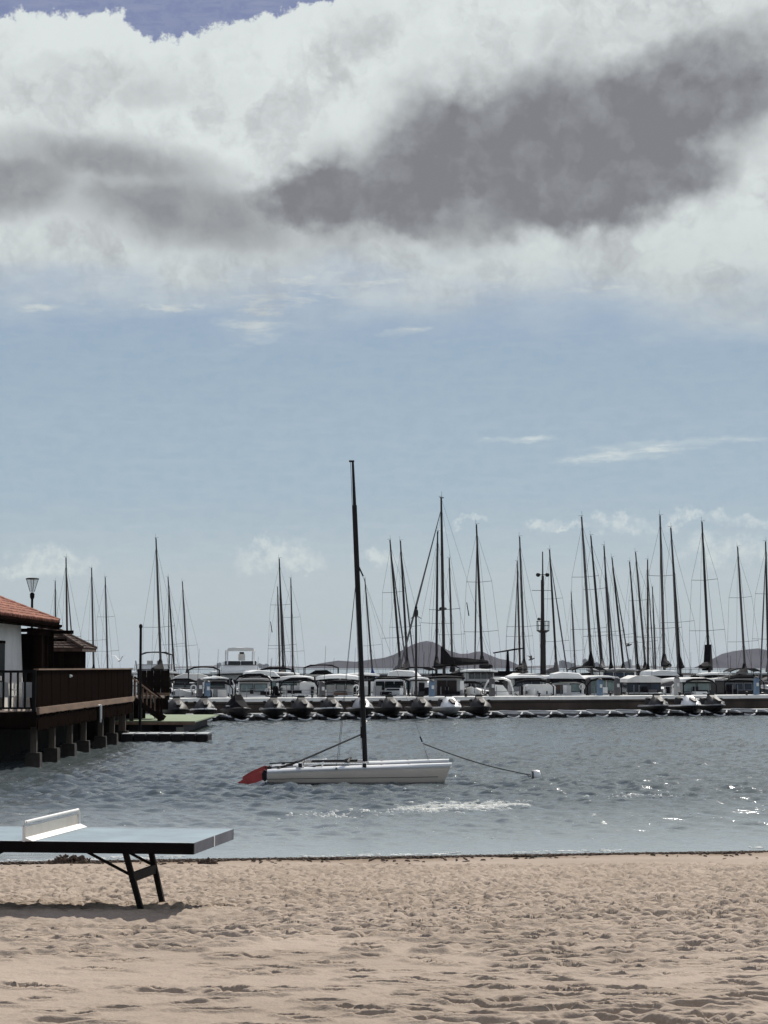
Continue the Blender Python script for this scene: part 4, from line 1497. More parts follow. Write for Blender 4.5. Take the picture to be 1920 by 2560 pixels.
def ski(loc, rot, label, body, hoodm, accent, cover=False, handle=True):
    t = thing('jet_ski', label, 'jet ski', loc, rot, 'jet skis parked on floating docks')
    t.scale = (1.14, 1.1, 1.12)
    sec = []
    for y, w, gz, kz in ((-.18, .05, .62, .50), (0.0, .26, .62, .34), (.35, .44, .60, .22), (.9, .57, .57, .14), (1.8, .60, .54, .12), (2.9, .56, .52, .14), (3.05, .50, .50, .2)):
        sec.append([Vector((x, y, z)) for x, z in ((-w * .7, gz + .03), (-w, gz), (-w * 1.0, gz - .08), (-w * .78, (gz + kz) / 2 - .04), (-w * .3, kz + .03), (0, kz), (w * .3, kz + .03), (w * .78, (gz + kz) / 2 - .04), (w, gz - .08), (w, gz), (w * .7, gz + .03))])
    MB().loft(sec).build('hull', body, t, True)
    pts = []
    for y, w, gz in ((2.9, -.56, .52), (1.8, -.60, .54), (.9, -.57, .57), (.35, -.44, .60), (0, -.26, .62), (-.19, 0, .625), (0, .26, .62), (.35, .44, .60), (.9, .57, .57), (1.8, .60, .54), (2.9, .56, .52)):
        pts.append((w * 1.03, y, gz - .03))
    MB().path(pts, .035, 5).build('bumper', accent, t, True)
    if cover:
        MB().loft([[Vector((-.05, -.05, .62)), Vector((.05, -.05, .62)), Vector((.03, -.02, .68)), Vector((-.03, -.02, .68))],
                   [Vector((-.50, .7, .60)), Vector((.50, .7, .60)), Vector((.20, .8, .98)), Vector((-.20, .8, .98))],
                   [Vector((-.55, 1.2, .58)), Vector((.55, 1.2, .58)), Vector((.16, 1.2, 1.28)), Vector((-.16, 1.2, 1.28))],
                   [Vector((-.5, 2.8, .54)), Vector((.5, 2.8, .54)), Vector((.18, 2.8, .92)), Vector((-.18, 2.8, .92))]]).build('cover', m_canv, t)
        return t
    MB().loft([[Vector((x, y, z)) for x, z in ((-w, .60), (-w * .85, .60 + h * .45), (-w * .38, .60 + h), (w * .38, .60 + h), (w * .85, .60 + h * .45), (w, .60))]
               for y, w, h in ((-.12, .14, .05), (.12, .36, .15), (.5, .53, .32), (.95, .50, .50), (1.3, .34, .52), (1.5, .2, .36))]).build('hood', hoodm, t, True)
    MB().loft([[Vector((x * k, y, z)) for x, z in ((-.20, za), (-.12, zb), (.12, zb), (.20, za))] for y, za, zb, k in ((.0, .74, .81, .55), (.42, .905, .945, 1.0), (.62, .965, 1.0, .6))]).build('hood_inset', m_dgrey, t)
    MB().loft([[Vector((x, y, z)) for x, z in ((-w, .56), (-w * .8, h - .05), (-w * .4, h), (w * .4, h), (w * .8, h - .05), (w, .56))] for y, w, h in ((1.35, .18, .86), (1.7, .22, .90), (2.2, .24, .97), (2.75, .24, 1.0), (2.9, .2, .9))]).build('seat', m_dgrey, t, True)
    hb = MB()
    hb.path([(-.40, 1.36, 1.20), (-.16, 1.22, 1.16), (.16, 1.22, 1.16), (.40, 1.36, 1.20)], .026, 6)
    hb.box((0, 1.2, 1.08), (.34, .24, .22)); hb.tube((0, 1.3, .9), (0, 1.24, 1.1), .09, .07, 8)
    h = hb.build('handlebar', m_dgrey, t)
    for sx_ in (-1, 1):
        MB().loft([[Vector((sx_ * a, y, z)) for a, z in ((.40, .84), (.53, .86), (.54, .95), (.42, .95))] for y in (.82, 1.02)]).build('mirror', hoodm if sx_ > 0 else m_dgrey, t)
    MB().box((0, 1.12, 1.16), (.30, .06, .10), Matrix.Rotation(R(-25), 3, 'X')).build('windscreen', m_pane, t)
    if accent is not m_mgrey:
        MB().lathe((.33, .28, .70), [(.02, -.05), (.06, -.02), (.065, .03), (.03, .06)], 8).build('bow_spot', m_bw, t)
    for sx_ in (-1, 1):
        MB().box((sx_ * .52, 2.1, .56), (.14, 1.5, .02)).build('footwell_mat', m_mgrey, t)
    return t


SKIS = [
    (448, 'dark jet ski just beyond the green platform at the pier end of the row', m_dgrey, m_dgrey, m_mgrey, 0),
    (516, 'dark jet ski with white flank panel beside the green platform corner', m_dgrey, m_mgrey, m_bw, 0),
    (607, 'jet ski under a dark peaked cover beside a grey dock box', m_mgrey, m_dgrey, m_mgrey, 1),
    (690, 'charcoal jet ski with a pale spot, first after the peaked covered one', m_dgrey, m_mgrey, m_silver, 0),
    (764, 'charcoal jet ski between the pale spotted one and the red marked one', m_dgrey, m_mgrey, m_mgrey, 0),
    (836, 'black and white jet ski with red marks on its hood', m_dgrey, m_dgrey, m_bw, 2),
    (911, 'silver hooded jet ski seen behind the catamaran mast', m_dgrey, m_silver, m_silver, 0),
    (986, 'charcoal jet ski, first past the catamaran mast', m_dgrey, m_mgrey, m_mgrey, 0),
    (1058, 'charcoal jet ski below the slim camera post on the quay', m_dgrey, m_mgrey, m_mgrey, 0),
    (1134, 'pale silver jet ski with white hood between two charcoal ones', m_silver, m_bw, m_bw, 0),
    (1206, 'dark jet ski that ends the long row, beside the empty docks', m_dgrey, m_dgrey, m_mgrey, 0),
    (1652, 'dark jet ski with a pale nose spot that begins the group of three', m_dgrey, m_mgrey, m_silver, 0),
    (1735, 'white hooded jet ski in the middle of the group of three', m_dgrey, m_bw, m_bw, 0),
    (1797, 'dark jet ski that ends the group of three', m_dgrey, m_mgrey, m_silver, 0),
]
OFFD = 6.1
proto = dock_proto()
used = False


def put_dock(px, label):
    global used
    t = proto if not used else copy_tree(proto)
    used = True
    t.location = q(px, OFFD, 0.0)
    t.rotation_euler = (0, 0, PSI)
    t['label'] = label
    t['group'] = 'jet ski docks along the quay'
    return t


for i, (px, lab, b_, h_, a_, fl) in enumerate(SKIS):
    short = lab.split(',')[0]
    put_dock(px, 'floating dock under the ' + ' '.join(short.replace('jet ski', 'ski').split()[:9]))
    yaw = PSI * .55 + R(rnd.uniform(-6, 6))
    t = ski(q(px, OFFD - .1, .03), yaw, lab, b_, h_, a_, cover=(fl == 1))
    if fl == 2:
        for dx_ in (-.1, .12, .26):
            MB().box((dx_, .62, .905 - abs(dx_) * .3), (.05, .22, .03), Matrix.Rotation(.5, 3, 'Z') @ Matrix.Rotation(R(18), 3, 'X')).build('red_mark', m_jred, t)
ords = ['first', 'second', 'third', 'fourth', 'fifth', 'sixth', 'seventh']
for i in range(5):
    put_dock(1284 + i * 73.5, 'empty jet ski dock with curved pale rim, %s after the long row' % ords[i])
for i in range(2):
    put_dock(1872 + i * 72, 'empty jet ski dock with curved pale rim, %s after the group of three' % ords[i])
walk = thing('dock_walkway', 'low grey floating walkway between quay and jet skis', 'walkway', QA, PSI)
MB().box((22, -1.0, .16), (80, 1.5, .30)).build('deck', m_dpad, walk)
MB().box((22, -1.0, -.1), (80, 1.3, .3)).build('float', m_floatd, walk)
bx = thing('dock_box', 'small dark dock box with pale lid beside the covered jet ski', 'box', q(581, 4.6, .28), PSI)
MB().box((0, 0, .26), (.5, .5, .52)).build('body', m_dgrey, bx)
MB().box((0, 0, .54), (.54, .54, .05)).build('lid', m_rim, bx)

# --- pedestals and posts on the quay
PEDS = [(501, m_ped, 1.05, 'dark service pedestal on the quay beside the blue one'),
        (520, m_bluep, .92, 'blue service pedestal on the quay near the pier'),
        (806, m_ped, .85, 'grey service pedestal on the quay behind the catamaran stern'),
        (1079, m_bluep, .95, 'blue service pedestal beside the dark doored cabin boat'),
        (1229, m_ped, 1.05, 'grey service pedestal inside the white arch of a boat'),
        (1498, m_bluep, 1.0, 'blue service pedestal before the glass fronted boat'),
        (1541, m_ped, 1.05, 'grey service pedestal beside the white canopied boat'),
        (1690, m_bg, 1.1, 'pale grey service pedestal beside the green glazed boat'),
        (1888, m_bluep, 1.1, 'blue service pedestal before the dark cabin boat')]
for px, mm, h, lab in PEDS:
    t = thing('service_pedestal', lab, 'pedestal', q(px, -1.2, QZ + .012), PSI, 'service pedestals on the quay')
    mb = MB(); mb.box((0, 0, h / 2), (.29, .29, h), taper=.92); mb.build('body', mm, t)
    MB().lathe((0, 0, h), [(.17, 0), (.16, .05), (.10, .10), (.02, .11)], 8).build('cap', m_ped, t)
    MB().box((0, -.15, h * .62), (.17, .03, .22)).build('socket_panel', m_rim, t)
p = q(1040, -1.4, QZ + .01)
tp = at(1038, 1512, p.y)
t = thing('camera_post', 'slim dark post with camera head on the quay', 'post', p, PSI)
H = tp.z - p.z
MB().tube((0, 0, 0), (0, 0, H - .7), .085, .065, 8).build('pole', m_mast2, t)
MB().path([(-.34, 0, H - .84), (-.18, 0, H - .74), (.18, 0, H - .74), (.34, 0, H - .84)], .025, 6).build('arm', m_mast2, t)
MB().lathe((0, 0, H - .7), [(.10, 0), (.14, .05), (.14, .3), (.10, .42)], 10).build('camera_dome', m_mgrey, t)
MB().lathe((0, 0, H - .27), [(.07, 0), (.10, .08), (.06, .22), (.02, .27)], 8).build('cap', m_dgrey, t)

# --- lattice light tower
Yt = 168.0
pb_, pt_ = at(1358, 1668, Yt), at(1357, 1379, Yt)
t = thing('light_tower', 'tall light tower with round platform and twin floodlights among masts', 'tower', (pb_.x, Yt, 0))
H = pt_.z
zz = lambda py: at(1357, py, Yt).z
MB().path([(0, 0, .2), (0, 0, zz(1580)), (0, 0, zz(1578)), (0, 0, zz(1440))], [.24, .20, .12, .10], 10).tube((0, 0, zz(1440)), (0, 0, H), .06, .04, 8).build('shaft', m_mast2, t)
MB().tube((-.14, 0, zz(1580)), (-.12, 0, zz(1450)), .03, n=6).build('conduit', m_mast3, t)
pl_ = MB().lathe((0, 0, zz(1582)), [(.25, 0), (.45, .12), (.50, .16), (.50, .2)], 12).build('platform', m_mast2, t)
mb = MB()
for k in range(10):
    a = 2 * math.pi * k / 10
    mb.tube((.48 * math.cos(a), .48 * math.sin(a), zz(1578)), (.50 * math.cos(a), .50 * math.sin(a), zz(1553)), .018, n=5)
for z in (zz(1564), zz(1553)):
    mb.path([(.5 * math.cos(2 * math.pi * k / 12), .5 * math.sin(2 * math.pi * k / 12), z) for k in range(13)], .02, 5)
mb.build('guard_rail', m_mast2, pl_)
MB().tube((-.85, 0, zz(1476)), (.72, 0, zz(1476)), .022, n=6).build('crossarm', m_mast2, t)
MB().tube((-.38, 0, zz(1437)), (.38, 0, zz(1437)), .035, n=6).build('lamp_bar', m_mast2, t)
for sx_ in (-1, 1):
    MB().lathe((sx_ * .36, 0, zz(1437)), [(.05, -.16), (.15, -.1), (.17, .06), (.1, .13)], 8).build('floodlight', m_dgrey, t)
MB().lathe((-.3, 0, zz(1551)), [(.03, 0), (.13, .04), (.13, .16), (.04, .22)], 8).build('beacon', m_dgrey, t)

# --- motor boats behind the quay


def hull_mb(L, B, fb, bow_first, tr=.85):
    """hull along +y from the end at the quay; fb = freeboard"""
    st = [(0.0, .86, 1.0), (.35, .97, 1.0), (.6, .92, 1.06), (.8, .66, 1.16), (.93, .30, 1.26), (1.0, .04, 1.34)]
    rings = []
    for u, w, k in st:
        y = L * (1 - u) if bow_first else L * u
        b_ = B / 2 * w
        z = fb * k
        rake = (-.35 if bow_first else .35) * max(0, u - .7)
        rings.append([Vector((-b_ * .9, y, z + .03)), Vector((-b_, y + rake, z)), Vector((-b_ * .98, y + rake * .5, z * .55)), Vector((-b_ * .7, y - rake, -.1)), Vector((0, y - rake, -.35 + .3 * max(0, u - .6))),
                      Vector((b_ * .7, y - rake, -.1)), Vector((b_ * .98, y + rake * .5, z * .55)), Vector((b_, y + rake, z)), Vector((b_ * .9, y, z + .03))])
    if bow_first:
        rings.reverse()
    return MB().loft(rings)


def canopy(t, x, y0, y1, z0, z1, w, m, name='canopy'):
    rows = []
    for y in (y0, (y0 + y1) / 2, y1):
        rows.append([Vector((x + w / 2 * u, y, z1 - (abs(u) ** 3) * .22 - (.05 if y != (y0 + y1) / 2 else 0))) for u in (-1, -.92, -.6, -.2, .2, .6, .92, 1)])
    c = MB().shell(rows, .05).build(name, m, t, True)
    for y in (y0 + .06, y1 - .06):
        MB().path([(x - w / 2 + .03, y + .12, z0), (x - w / 2 + .02, y, z1 - .24), (x - w * .3, y, z1 - .06), (x + w * .3, y, z1 - .06), (x + w / 2 - .02, y, z1 - .24), (x + w / 2 - .03, y + .12, z0)], .03, 6).build('canopy_frame', m_steel if m is not m_canv else m_canv, c)
    return c


def windows(parent, xs0, xs1, y, z0, z1, n, gm, fm, lean=0.0):
    """a row of n framed panes facing the beach"""
    w = (xs1 - xs0) / n
    for i in range(n):
        xa, xb = xs0 + i * w + .03, xs0 + (i + 1) * w - .03
        f = MB().add([(xa, y, z0), (xb, y, z0), (xb, y + lean, z1), (xa, y + lean, z1), (xa, y + .05, z0), (xb, y + .05, z0), (xb, y + lean + .05, z1), (xa, y + lean + .05, z1)],
                     [(0, 1, 2, 3), (7, 6, 5, 4), (0, 4, 5, 1), (1, 5, 6, 2), (2, 6, 7, 3), (3, 7, 4, 0)]).build('window', fm, parent)
        e = .035
        MB().add([(xa + e, y - .012, z0 + e), (xb - e, y - .012, z0 + e), (xb - e, y + lean - .012, z1 - e), (xa + e, y + lean - .012, z1 - e), (xa + e, y + .0, z0 + e), (xb - e, y + .0, z0 + e), (xb - e, y + lean, z1 - e), (xa + e, y + lean, z1 - e)],
                 [(0, 1, 2, 3), (7, 6, 5, 4), (0, 4, 5, 1), (1, 5, 6, 2), (2, 6, 7, 3), (3, 7, 4, 0)]).build('pane', gm, f)


def rail_tube(t, B, y0, y1, z, h, m=None, name='rail'):
    mb = MB()
    pts = [(-B / 2, y1, z + h), (-B / 2, y0 + .3, z + h), (-B / 2 + .3, y0, z + h), (B / 2 - .3, y0, z + h), (B / 2, y0 + .3, z + h), (B / 2, y1, z + h)]
    mb.path(pts, .022, 6)
    for p_ in pts:
        mb.tube((p_[0], p_[1], z - .05), p_, .018, n=5)
    return mb.build(name, m or m_steel, t)


def outboard(t, x, y, z, m):
    o = MB().loft([[Vector((x + a * k, y + b_ * k, zz_)) for a, b_ in ((-.16, -.22), (.16, -.22), (.19, 0), (.16, .22), (-.16, .22), (-.19, 0))] for k, zz_ in ((.75, z), (1, z + .12), (1, z + .36), (.7, z + .5))]).build('outboard', m, t, True)
    MB().box((x, y + .05, z - .4), (.12, .22, .85)).build('outboard_leg', m_dgrey, o)


def boat(px, off, label, L, B, fb, bow, hm, cat_='motor boat', yaw=0.0):
    t = thing('motor_boat', label, cat_, q(px, off, 0), PSI * .22 + yaw + .11 * math.sin(px), 'motor boats moored behind the quay')
    hull_mb(L, B, fb, bow).build('hull', hm, t, True)
    MB().path([(-B * .43, .1, fb + .0), (-B * .49, L * .35, fb), (-B * .47, L * .6, fb * 1.04)], .045, 6).path([(B * .43, .1, fb), (B * .49, L * .35, fb), (B * .47, L * .6, fb * 1.04)], .045, 6).build('rub_rail', m_dgrey, t)
    for i, sx_ in enumerate((-1, 1)):
        MB().lathe((sx_ * (B / 2 + .09), 1.2 + i, fb - .42), [(.03, -.28), (.11, -.22), (.11, .22), (.03, .28)], 8).build('fender', m_bw if (px // 10) % 2 else m_navy, t)
    return t


def cabin(t, w, y0, y1, z0, z1, m, taper=.86, lean=.35, name='cabin'):
    c = MB().add([(-w / 2, y0, z0), (w / 2, y0, z0), (w / 2, y1, z0), (-w / 2, y1, z0), (-w / 2 * taper, y0 + lean, z1), (w / 2 * taper, y0 + lean, z1), (w / 2 * taper, y1 - lean * .4, z1), (-w / 2 * taper, y1 - lean * .4, z1)],
                  [(0, 1, 5, 4), (1, 2, 6, 5), (2, 3, 7, 6), (3, 0, 4, 7), (4, 5, 6, 7), (3, 2, 1, 0)]).build(name, m, t)
    return c


def roof_slab(t, w, y0, y1, z, m, th=.14, camber=.10, name='roof'):
    rows = [[Vector((w / 2 * u, y, z + camber * (1 - u * u) * (1 if 0 < i < 3 else .6))) for u in (-1, -.8, -.4, 0, .4, .8, 1)] for i, y in enumerate((y0, y0 + .3, y1 - .3, y1))]
    r_o = MB().shell(rows, th).build(name, m, t, True)
    if m is not m_canv:
        MB().box((0, (y0 + y1) / 2 + .02, z - th - .035), (w * .93, (y1 - y0) * .96, .05)).build('roof_shade_slab', m_canv, r_o)  # dark slab standing in for the shadow beneath the roof
    return r_o


def hoop(t, w, z0, z1, y, m=None):
    pts = [(-w / 2, y, z0), (-w / 2, y - .05, z1 - .35), (-w * .40, y - .06, z1 - .1), (-w * .25, y - .06, z1), (w * .25, y - .06, z1), (w * .40, y - .06, z1 - .1), (w / 2, y - .05, z1 - .35), (w / 2, y, z0)]
    h_ = MB().path(pts, .042, 6).build('canopy_hoop', m or m_canv, t, True)
    MB().path([(-w * .40, y + .05, z1 - .08), (-w * .2, y + .05, z1 + .03), (w * .2, y + .05, z1 + .04), (w * .40, y + .05, z1 - .08)], [.06, .09, .09, .06], 7).build('rolled_canopy', m_canv, h_, True)


def seats(t, n, y, z, w):
    for i in range(n):
        x = (i - (n - 1) / 2) * w
        s_ = MB().box((x, y, z + .18), (.48, .45, .14)).build('seat', m_canvw, t)
        MB().box((x, y + .22, z + .48), (.48, .12, .5), Matrix.Rotation(R(-8), 3, 'X')).build('backrest', m_canvw, s_)


O0 = -3.1
# 1 flybridge with dark bimini behind the pier
b = boat(398, -46, 'white flybridge yacht with dark bimini top behind the pier stairs', 12, 3.9, 1.5, False, m_bw)
c = cabin(b, 3.3, 2.2, 8, 1.4, 2.55, m_bw); windows(c, -1.4, 1.4, 2.28, 1.65, 2.4, 3, m_pane, m_canv, .3)
roof_slab(b, 3.5, 1.2, 7.6, 2.62, m_bw)
cabin(b, 2.9, 2.4, 5, 2.7, 3.25, m_bw, .9, .25, 'flybridge'); seats(b, 2, 3.8, 2.8, .8)
canopy(b, 0, 2.0, 4.4, 2.8, 4.28, 2.5, m_canv, 'bimini'); rail_tube(b, 3.2, 1.3, 4.5, 2.7, .5)
MB().path([(-1.6, 1.6, 2.6), (-1.7, 1.4, 3.2), (-1.75, 1.2, 3.5)], .05, 6).build('aerial', m_steel, b)
# 2 large white yacht
b = boat(606, -32, 'large white flybridge yacht with white bimini and dark side windows', 13, 4.3, 1.6, False, m_bw)
c = cabin(b, 3.9, 1.5, 9, 1.55, 2.62, m_bw, .9, .3); windows(c, -1.7, 1.7, 1.55, 1.75, 2.5, 4, m_pane, m_canv, .26)
roof_slab(b, 4.1, .6, 8, 2.66, m_bw, .16); 
c = cabin(b, 2.9, 1.6, 5, 2.72, 3.42, m_bw, .86, .3, 'flybridge'); windows(c, -1.2, 1.2, 1.7, 3.16, 3.46, 2, m_pane, m_canv, .12)
c = canopy(b, 0.0, 1.7, 4.0, 3.3, 4.5, 2.1, m_canvw, 'bimini'); MB().box((0, 1.68, 4.33), (1.9, .04, .24)).build('valance', m_canvw, c)
for sx_ in (-1, 1):
    MB().bar((sx_ * 1.0, 1.72, 3.2), (sx_ * .98, 1.72, 4.36), .10, .06).build('canopy_post', m_bw, b)
s_ = MB().box((.15, 3, 3.75), (.5, .4, .5)).build('helm_seat', m_canvw, b); MB().box((.15, 2.9, 4.05), (.34, .1, .2)).build('headrest', m_dgrey, s_)
rail_tube(b, 3.6, .8, 5, 2.7, .45)
# 3 dark bimini
b = boat(512, -9, 'white cruiser with arched dark bimini between pier and big yacht', 8, 2.5, 1.35, False, m_bw)
cabin(b, 2.0, 3, 6.5, 1.3, 2.0, m_bw); canopy(b, 0, .7, 3.0, 1.4, 3.08, 2.0, m_canv, 'bimini'); seats(b, 2, 1.3, 1.3, .8); rail_tube(b, 2.3, .1, 2.8, 1.35, .45)
MB().path([(-.8, .3, 1.3), (-.8, .2, 1.8), (-.2, .2, 1.9), (-.2, .3, 1.3)], .04, 6).build('stern_gate', m_steel, b)
# small white tender low in front
b = boat(450, O0 - 1.5, 'low white motor boat with folded grey cover beside the dark pedestal', 6.5, 2.4, 1.25, True, m_bw)
cabin(b, 1.8, 1.4, 4.5, 1.25, 1.62, m_bw); windows(b, -.8, .8, 4.4, 1.6, 2.0, 2, m_pane, m_canv, .25); MB().loft([[Vector((x, y, z)) for x, z in ((-.8, 1.5), (-.5, 1.85), (.5, 1.9), (.8, 1.5))] for y in (4.9, 6.2)]).build('folded_cover', m_canvg, b)
rail_tube(b, 2.0, .2, 3, 1.3, .45)
# 4 grey wheelhouse
b = boat(548, O0, 'small boat with grey boxy wheelhouse behind the blue pedestal', 6, 2.0, 1.15, False, m_bw)
c = cabin(b, 1.25, .8, 2.6, 1.1, 2.28, m_bg, .97, .06); windows(c, -.5, .5, .79, 1.72, 2.14, 1, m_pane, m_canv, .03)
roof_slab(b, 1.4, .7, 2.8, 2.34, m_bw, .07); MB().box((.3, .74, 1.4), (.55, .05, .5)).build('door', m_canvw, c); outboard(b, -.6, -.1, 1.15, m_dgrey)
MB().path([(.75, .3, 1.2), (1.0, .3, 1.9), (.9, .6, 2.2)], .04, 6).build('davit', m_bw, b)
# 5 twin pane cruiser
b = boat(634, O0, 'cream cruiser with two pane saloon window below the big yacht', 8, 2.5, 1.25, False, m_bw)
c = cabin(b, 1.9, 1.0, 5, 1.2, 2.2, m_canvw, .93, .12); windows(c, -.85, .85, .98, 1.5, 2.0, 2, m_paneg, m_canv, .06)
roof_slab(b, 2.1, .8, 5.2, 2.26, m_bg, .10); canopy(b, 0, 1.2, 4.6, 2.2, 2.62, 1.9, m_bw, 'hardtop'); rail_tube(b, 2.2, 0, 1.0, 1.25, .4)
# outboard fender pile boat
b = boat(688, O0 - .4, 'narrow open skiff with a raised black outboard by the cream cruiser', 5, 1.3, 1.15, False, m_bw)
outboard(b, 0.05, .1, 1.35, m_canv); outboard(b, -.45, .15, 1.2, m_bw); MB().box((0, 1.8, 1.3), (.5, .6, .5)).build('console', m_bw, b)
# 6 bowrider
b = boat(748, O0, 'white bowrider with high round coaming and glass windscreen', 7, 2.6, 1.3, False, m_bw)
MB().loft([[Vector((x, y, z)) for x, z in ((.05, 1.25), (1.15, 1.25), (1.18, 1.7), (1.0, 2.05), (.55, 2.12), (.1, 2.05))] for y in (.5, 2.4)]).build('coaming', m_bw, b, True)
windows(b, -1.15, .0, .9, 1.35, 1.95, 2, m_paneg, m_canv, .2); roof_slab(b, 1.6, .8, 2.6, 2.16, m_navy, .07).location.x = -.5
seats(b, 3, .5, 1.15, .7); rail_tube(b, 2.4, .1, 2, 1.3, .3)
# 7 arch canopy further back
b = boat(802, -24, 'grey motor yacht with wide black arched canopy behind the white sport boats', 10, 3.4, 1.5, False, m_bg)
c = cabin(b, 3.0, 1.6, 7, 1.5, 2.35, m_bg); windows(c, -1.3, 1.3, 1.62, 1.7, 2.25, 2, m_pane, m_dgrey, .2)
canopy(b, 0, .6, 3.4, 1.6, 3.22, 2.5, m_canv, 'canopy'); roof_slab(b, 3.3, 1.4, 6.8, 2.42, m_bw, .12)
MB().loft([[Vector((x, y, z)) for x, z in ((-.9, 2.5), (-.4, 2.78), (.4, 2.8), (.9, 2.5))] for y in (1.2, 2.6)]).build('folded_cover', m_canv, b)
# 8 white sport boat with long hardtop
b = boat(852, O0, 'white sport boat under a dark arched canopy, before the grey yacht', 8, 2.75, 1.25, False, m_bw)
canopy(b, 0, .2, 2.6, 1.3, 2.22, 2.15, m_canv, 'canopy'); seats(b, 3, 1.0, 1.15, .62); MB().loft([[Vector((x, y, z)) for x, z in ((-.45, 1.2), (-.4, 1.5), (.4, 1.5), (.45, 1.2))] for y in (.1, .5)]).build('engine_hatch', m_teak, b)
cabin(b, 2.3, 3, 7, 1.3, 2.0, m_bw); windows(b, -1, 1, 2.7, 1.6, 2.1, 3, m_paneg, m_canv, .25)
MB().lathe((-1.15, .05, 1.35), [(.03, -.25), (.13, -.15), (.13, .15), (.03, .25)], 8).build('orange_fender', m_orange, b); rail_tube(b, 2.5, 0, 1.6, 1.25, .2)
b = boat(840, -10, 'white cruiser with long smooth coachroof behind the arched canopy boat', 9, 3.0, 1.5, True, m_bw)
cabin(b, 2.5, 2.5, 7.5, 1.5, 2.1, m_bw, .8, .8); roof_slab(b, 2.9, 3, 7.5, 2.36, m_bw, .22, .2); windows(b, -1.15, 1.15, 2.9, 1.75, 2.15, 3, m_pane, m_canv, .3); rail_tube(b, 2.4, .3, 3, 1.55, .5)
# 10 black framed canopy
b = boat(972, O0, 'white fishing boat with thick black framed canopy open at the stern', 8, 2.8, 1.2, False, m_bw)
canopy(b, 0, .3, 3.2, 1.2, 2.38, 2.6, m_canv, 'canopy')
for sx_ in (-1, 1):
    MB().bar((sx_ * 1.22, .4, 1.1), (sx_ * 1.22, .4, 2.16), .17, .10).build('canopy_post', m_canv, b)
MB().box((.25, 1.2, 1.45), (1.0, .4, .5)).build('console', m_bw, b); windows(b, -.2, .75, .98, 1.55, 1.95, 1, m_pane, m_canv, .15); seats(b, 2, .9, 1.1, 1.4)
c = cabin(b, 2.2, 3.2, 6, 1.2, 2.2, m_bw); windows(c, -.9, .9, 3.19, 1.55, 2.1, 3, m_pane, m_canv, .22)
# 11 white locker cabin
b = boat(1048, O0, 'narrow white pilot boat with dark cabin door beside the camera post', 6, 1.5, 1.2, False, m_bw)
c = cabin(b, 1.05, .7, 3, 1.15, 2.22, m_bw, .95, .08); MB().box((.15, .69, 1.6), (.36, .05, .86)).build('door', m_dgrey, c); roof_slab(b, 1.25, .5, 3.2, 2.28, m_bw, .08)
MB().lathe((-.45, .2, 1.5), [(.04, -.3), (.10, -.2), (.10, .2), (.04, .3)], 8).build('fender', m_bw, b)
# 12 dark doored cabin
b = boat(1117, O0, 'grey cabin boat with twin dark companionway doors', 7, 2.5, 1.2, False, m_bg)
c = cabin(b, 2.1, .6, 4.5, 1.15, 2.3, m_bg, .93, .08)
for dx_ in (-.32, .32):
    d_ = MB().box((dx_, .60, 1.68), (.60, .06, .98)).build('door', mat('dark_brown_door', (.02, .013, .012), .6, spec=.2), c)
    MB().box((dx_ - .22 * (1 if dx_ > 0 else -1), .555, 1.65), (.03, .03, .2)).build('handle', m_steel, d_)
roof_slab(b, 2.3, .4, 4.8, 2.36, m_canv, .10); MB().box((.95, .66, 1.75), (.24, .06, .8)).build('side_panel', m_bw, c)
canopy(b, -.4, .3, 3, 2.3, 3.0, 1.9, m_canv, 'hoop_canopy') if False else None
MB().path([(-.9, 3.2, 2.3), (-.9, 3.2, 3.02), (.5, 3.2, 3.12), (.9, 3.2, 2.9)], .04, 6).build('gantry', m_canv, b)
# low bow between
b = boat(1178, O0 - .5, 'low white sport boat with dark foredeck beside the dark doored cabin boat', 6.5, 2.3, 1.3, True, m_bw)
MB().loft([[Vector((x, y, z)) for x, z in ((-.9, 1.42), (-.6, 1.62), (.6, 1.66), (.95, 1.42))] for y in (2.2, 5)]).build('tonneau_cover', m_canv, b)
# 13 white wheelhouse with three windows
b = boat(1206, -14, 'white wheelhouse boat with a row of small dark windows behind the quay', 8, 2.8, 1.4, False, m_bw)
c = cabin(b, 1.9, 1.2, 4.5, 1.4, 2.7, m_bg, .95, .1); windows(c, -.85, .85, 1.23, 2.2, 2.58, 4, m_pane, m_canv, .05); windows(c, -.7, .7, 1.18, 1.6, 2.0, 2, m_pane, m_canv, .04); roof_slab(b, 2.3, .9, 4.8, 2.78, m_bw, .12)
# 14 arch boat
b = boat(1252, O0, 'open white boat with tall white tubular arch and console', 6.5, 2.3, 1.2, False, m_bw)
MB().path([(-.95, .6, 1.15), (-.92, .6, 1.7), (-.70, .6, 2.12), (-.3, .6, 2.28), (.3, .6, 2.28), (.72, .6, 2.12), (.92, .6, 1.7), (.95, .6, 1.15)], .065, 8).build('arch', m_bw, b, True)
MB().loft([[Vector((x, y, z)) for x, z in ((-.35, 1.15), (.75, 1.15), (.68, 1.45), (.35, 1.85), (-.3, 1.9))] for y in (.9, 1.6)]).build('console', m_bw, b)
MB().loft([[Vector((x, y, z)) for x, z in ((-.6, 1.9), (-.2, 2.1), (.5, 2.05), (.75, 1.6), (.4, 1.7))] for y in (1.7, 2.6)]).build('folded_cover', m_canv, b); rail_tube(b, 2.1, 0, 1.2, 1.2, .25)
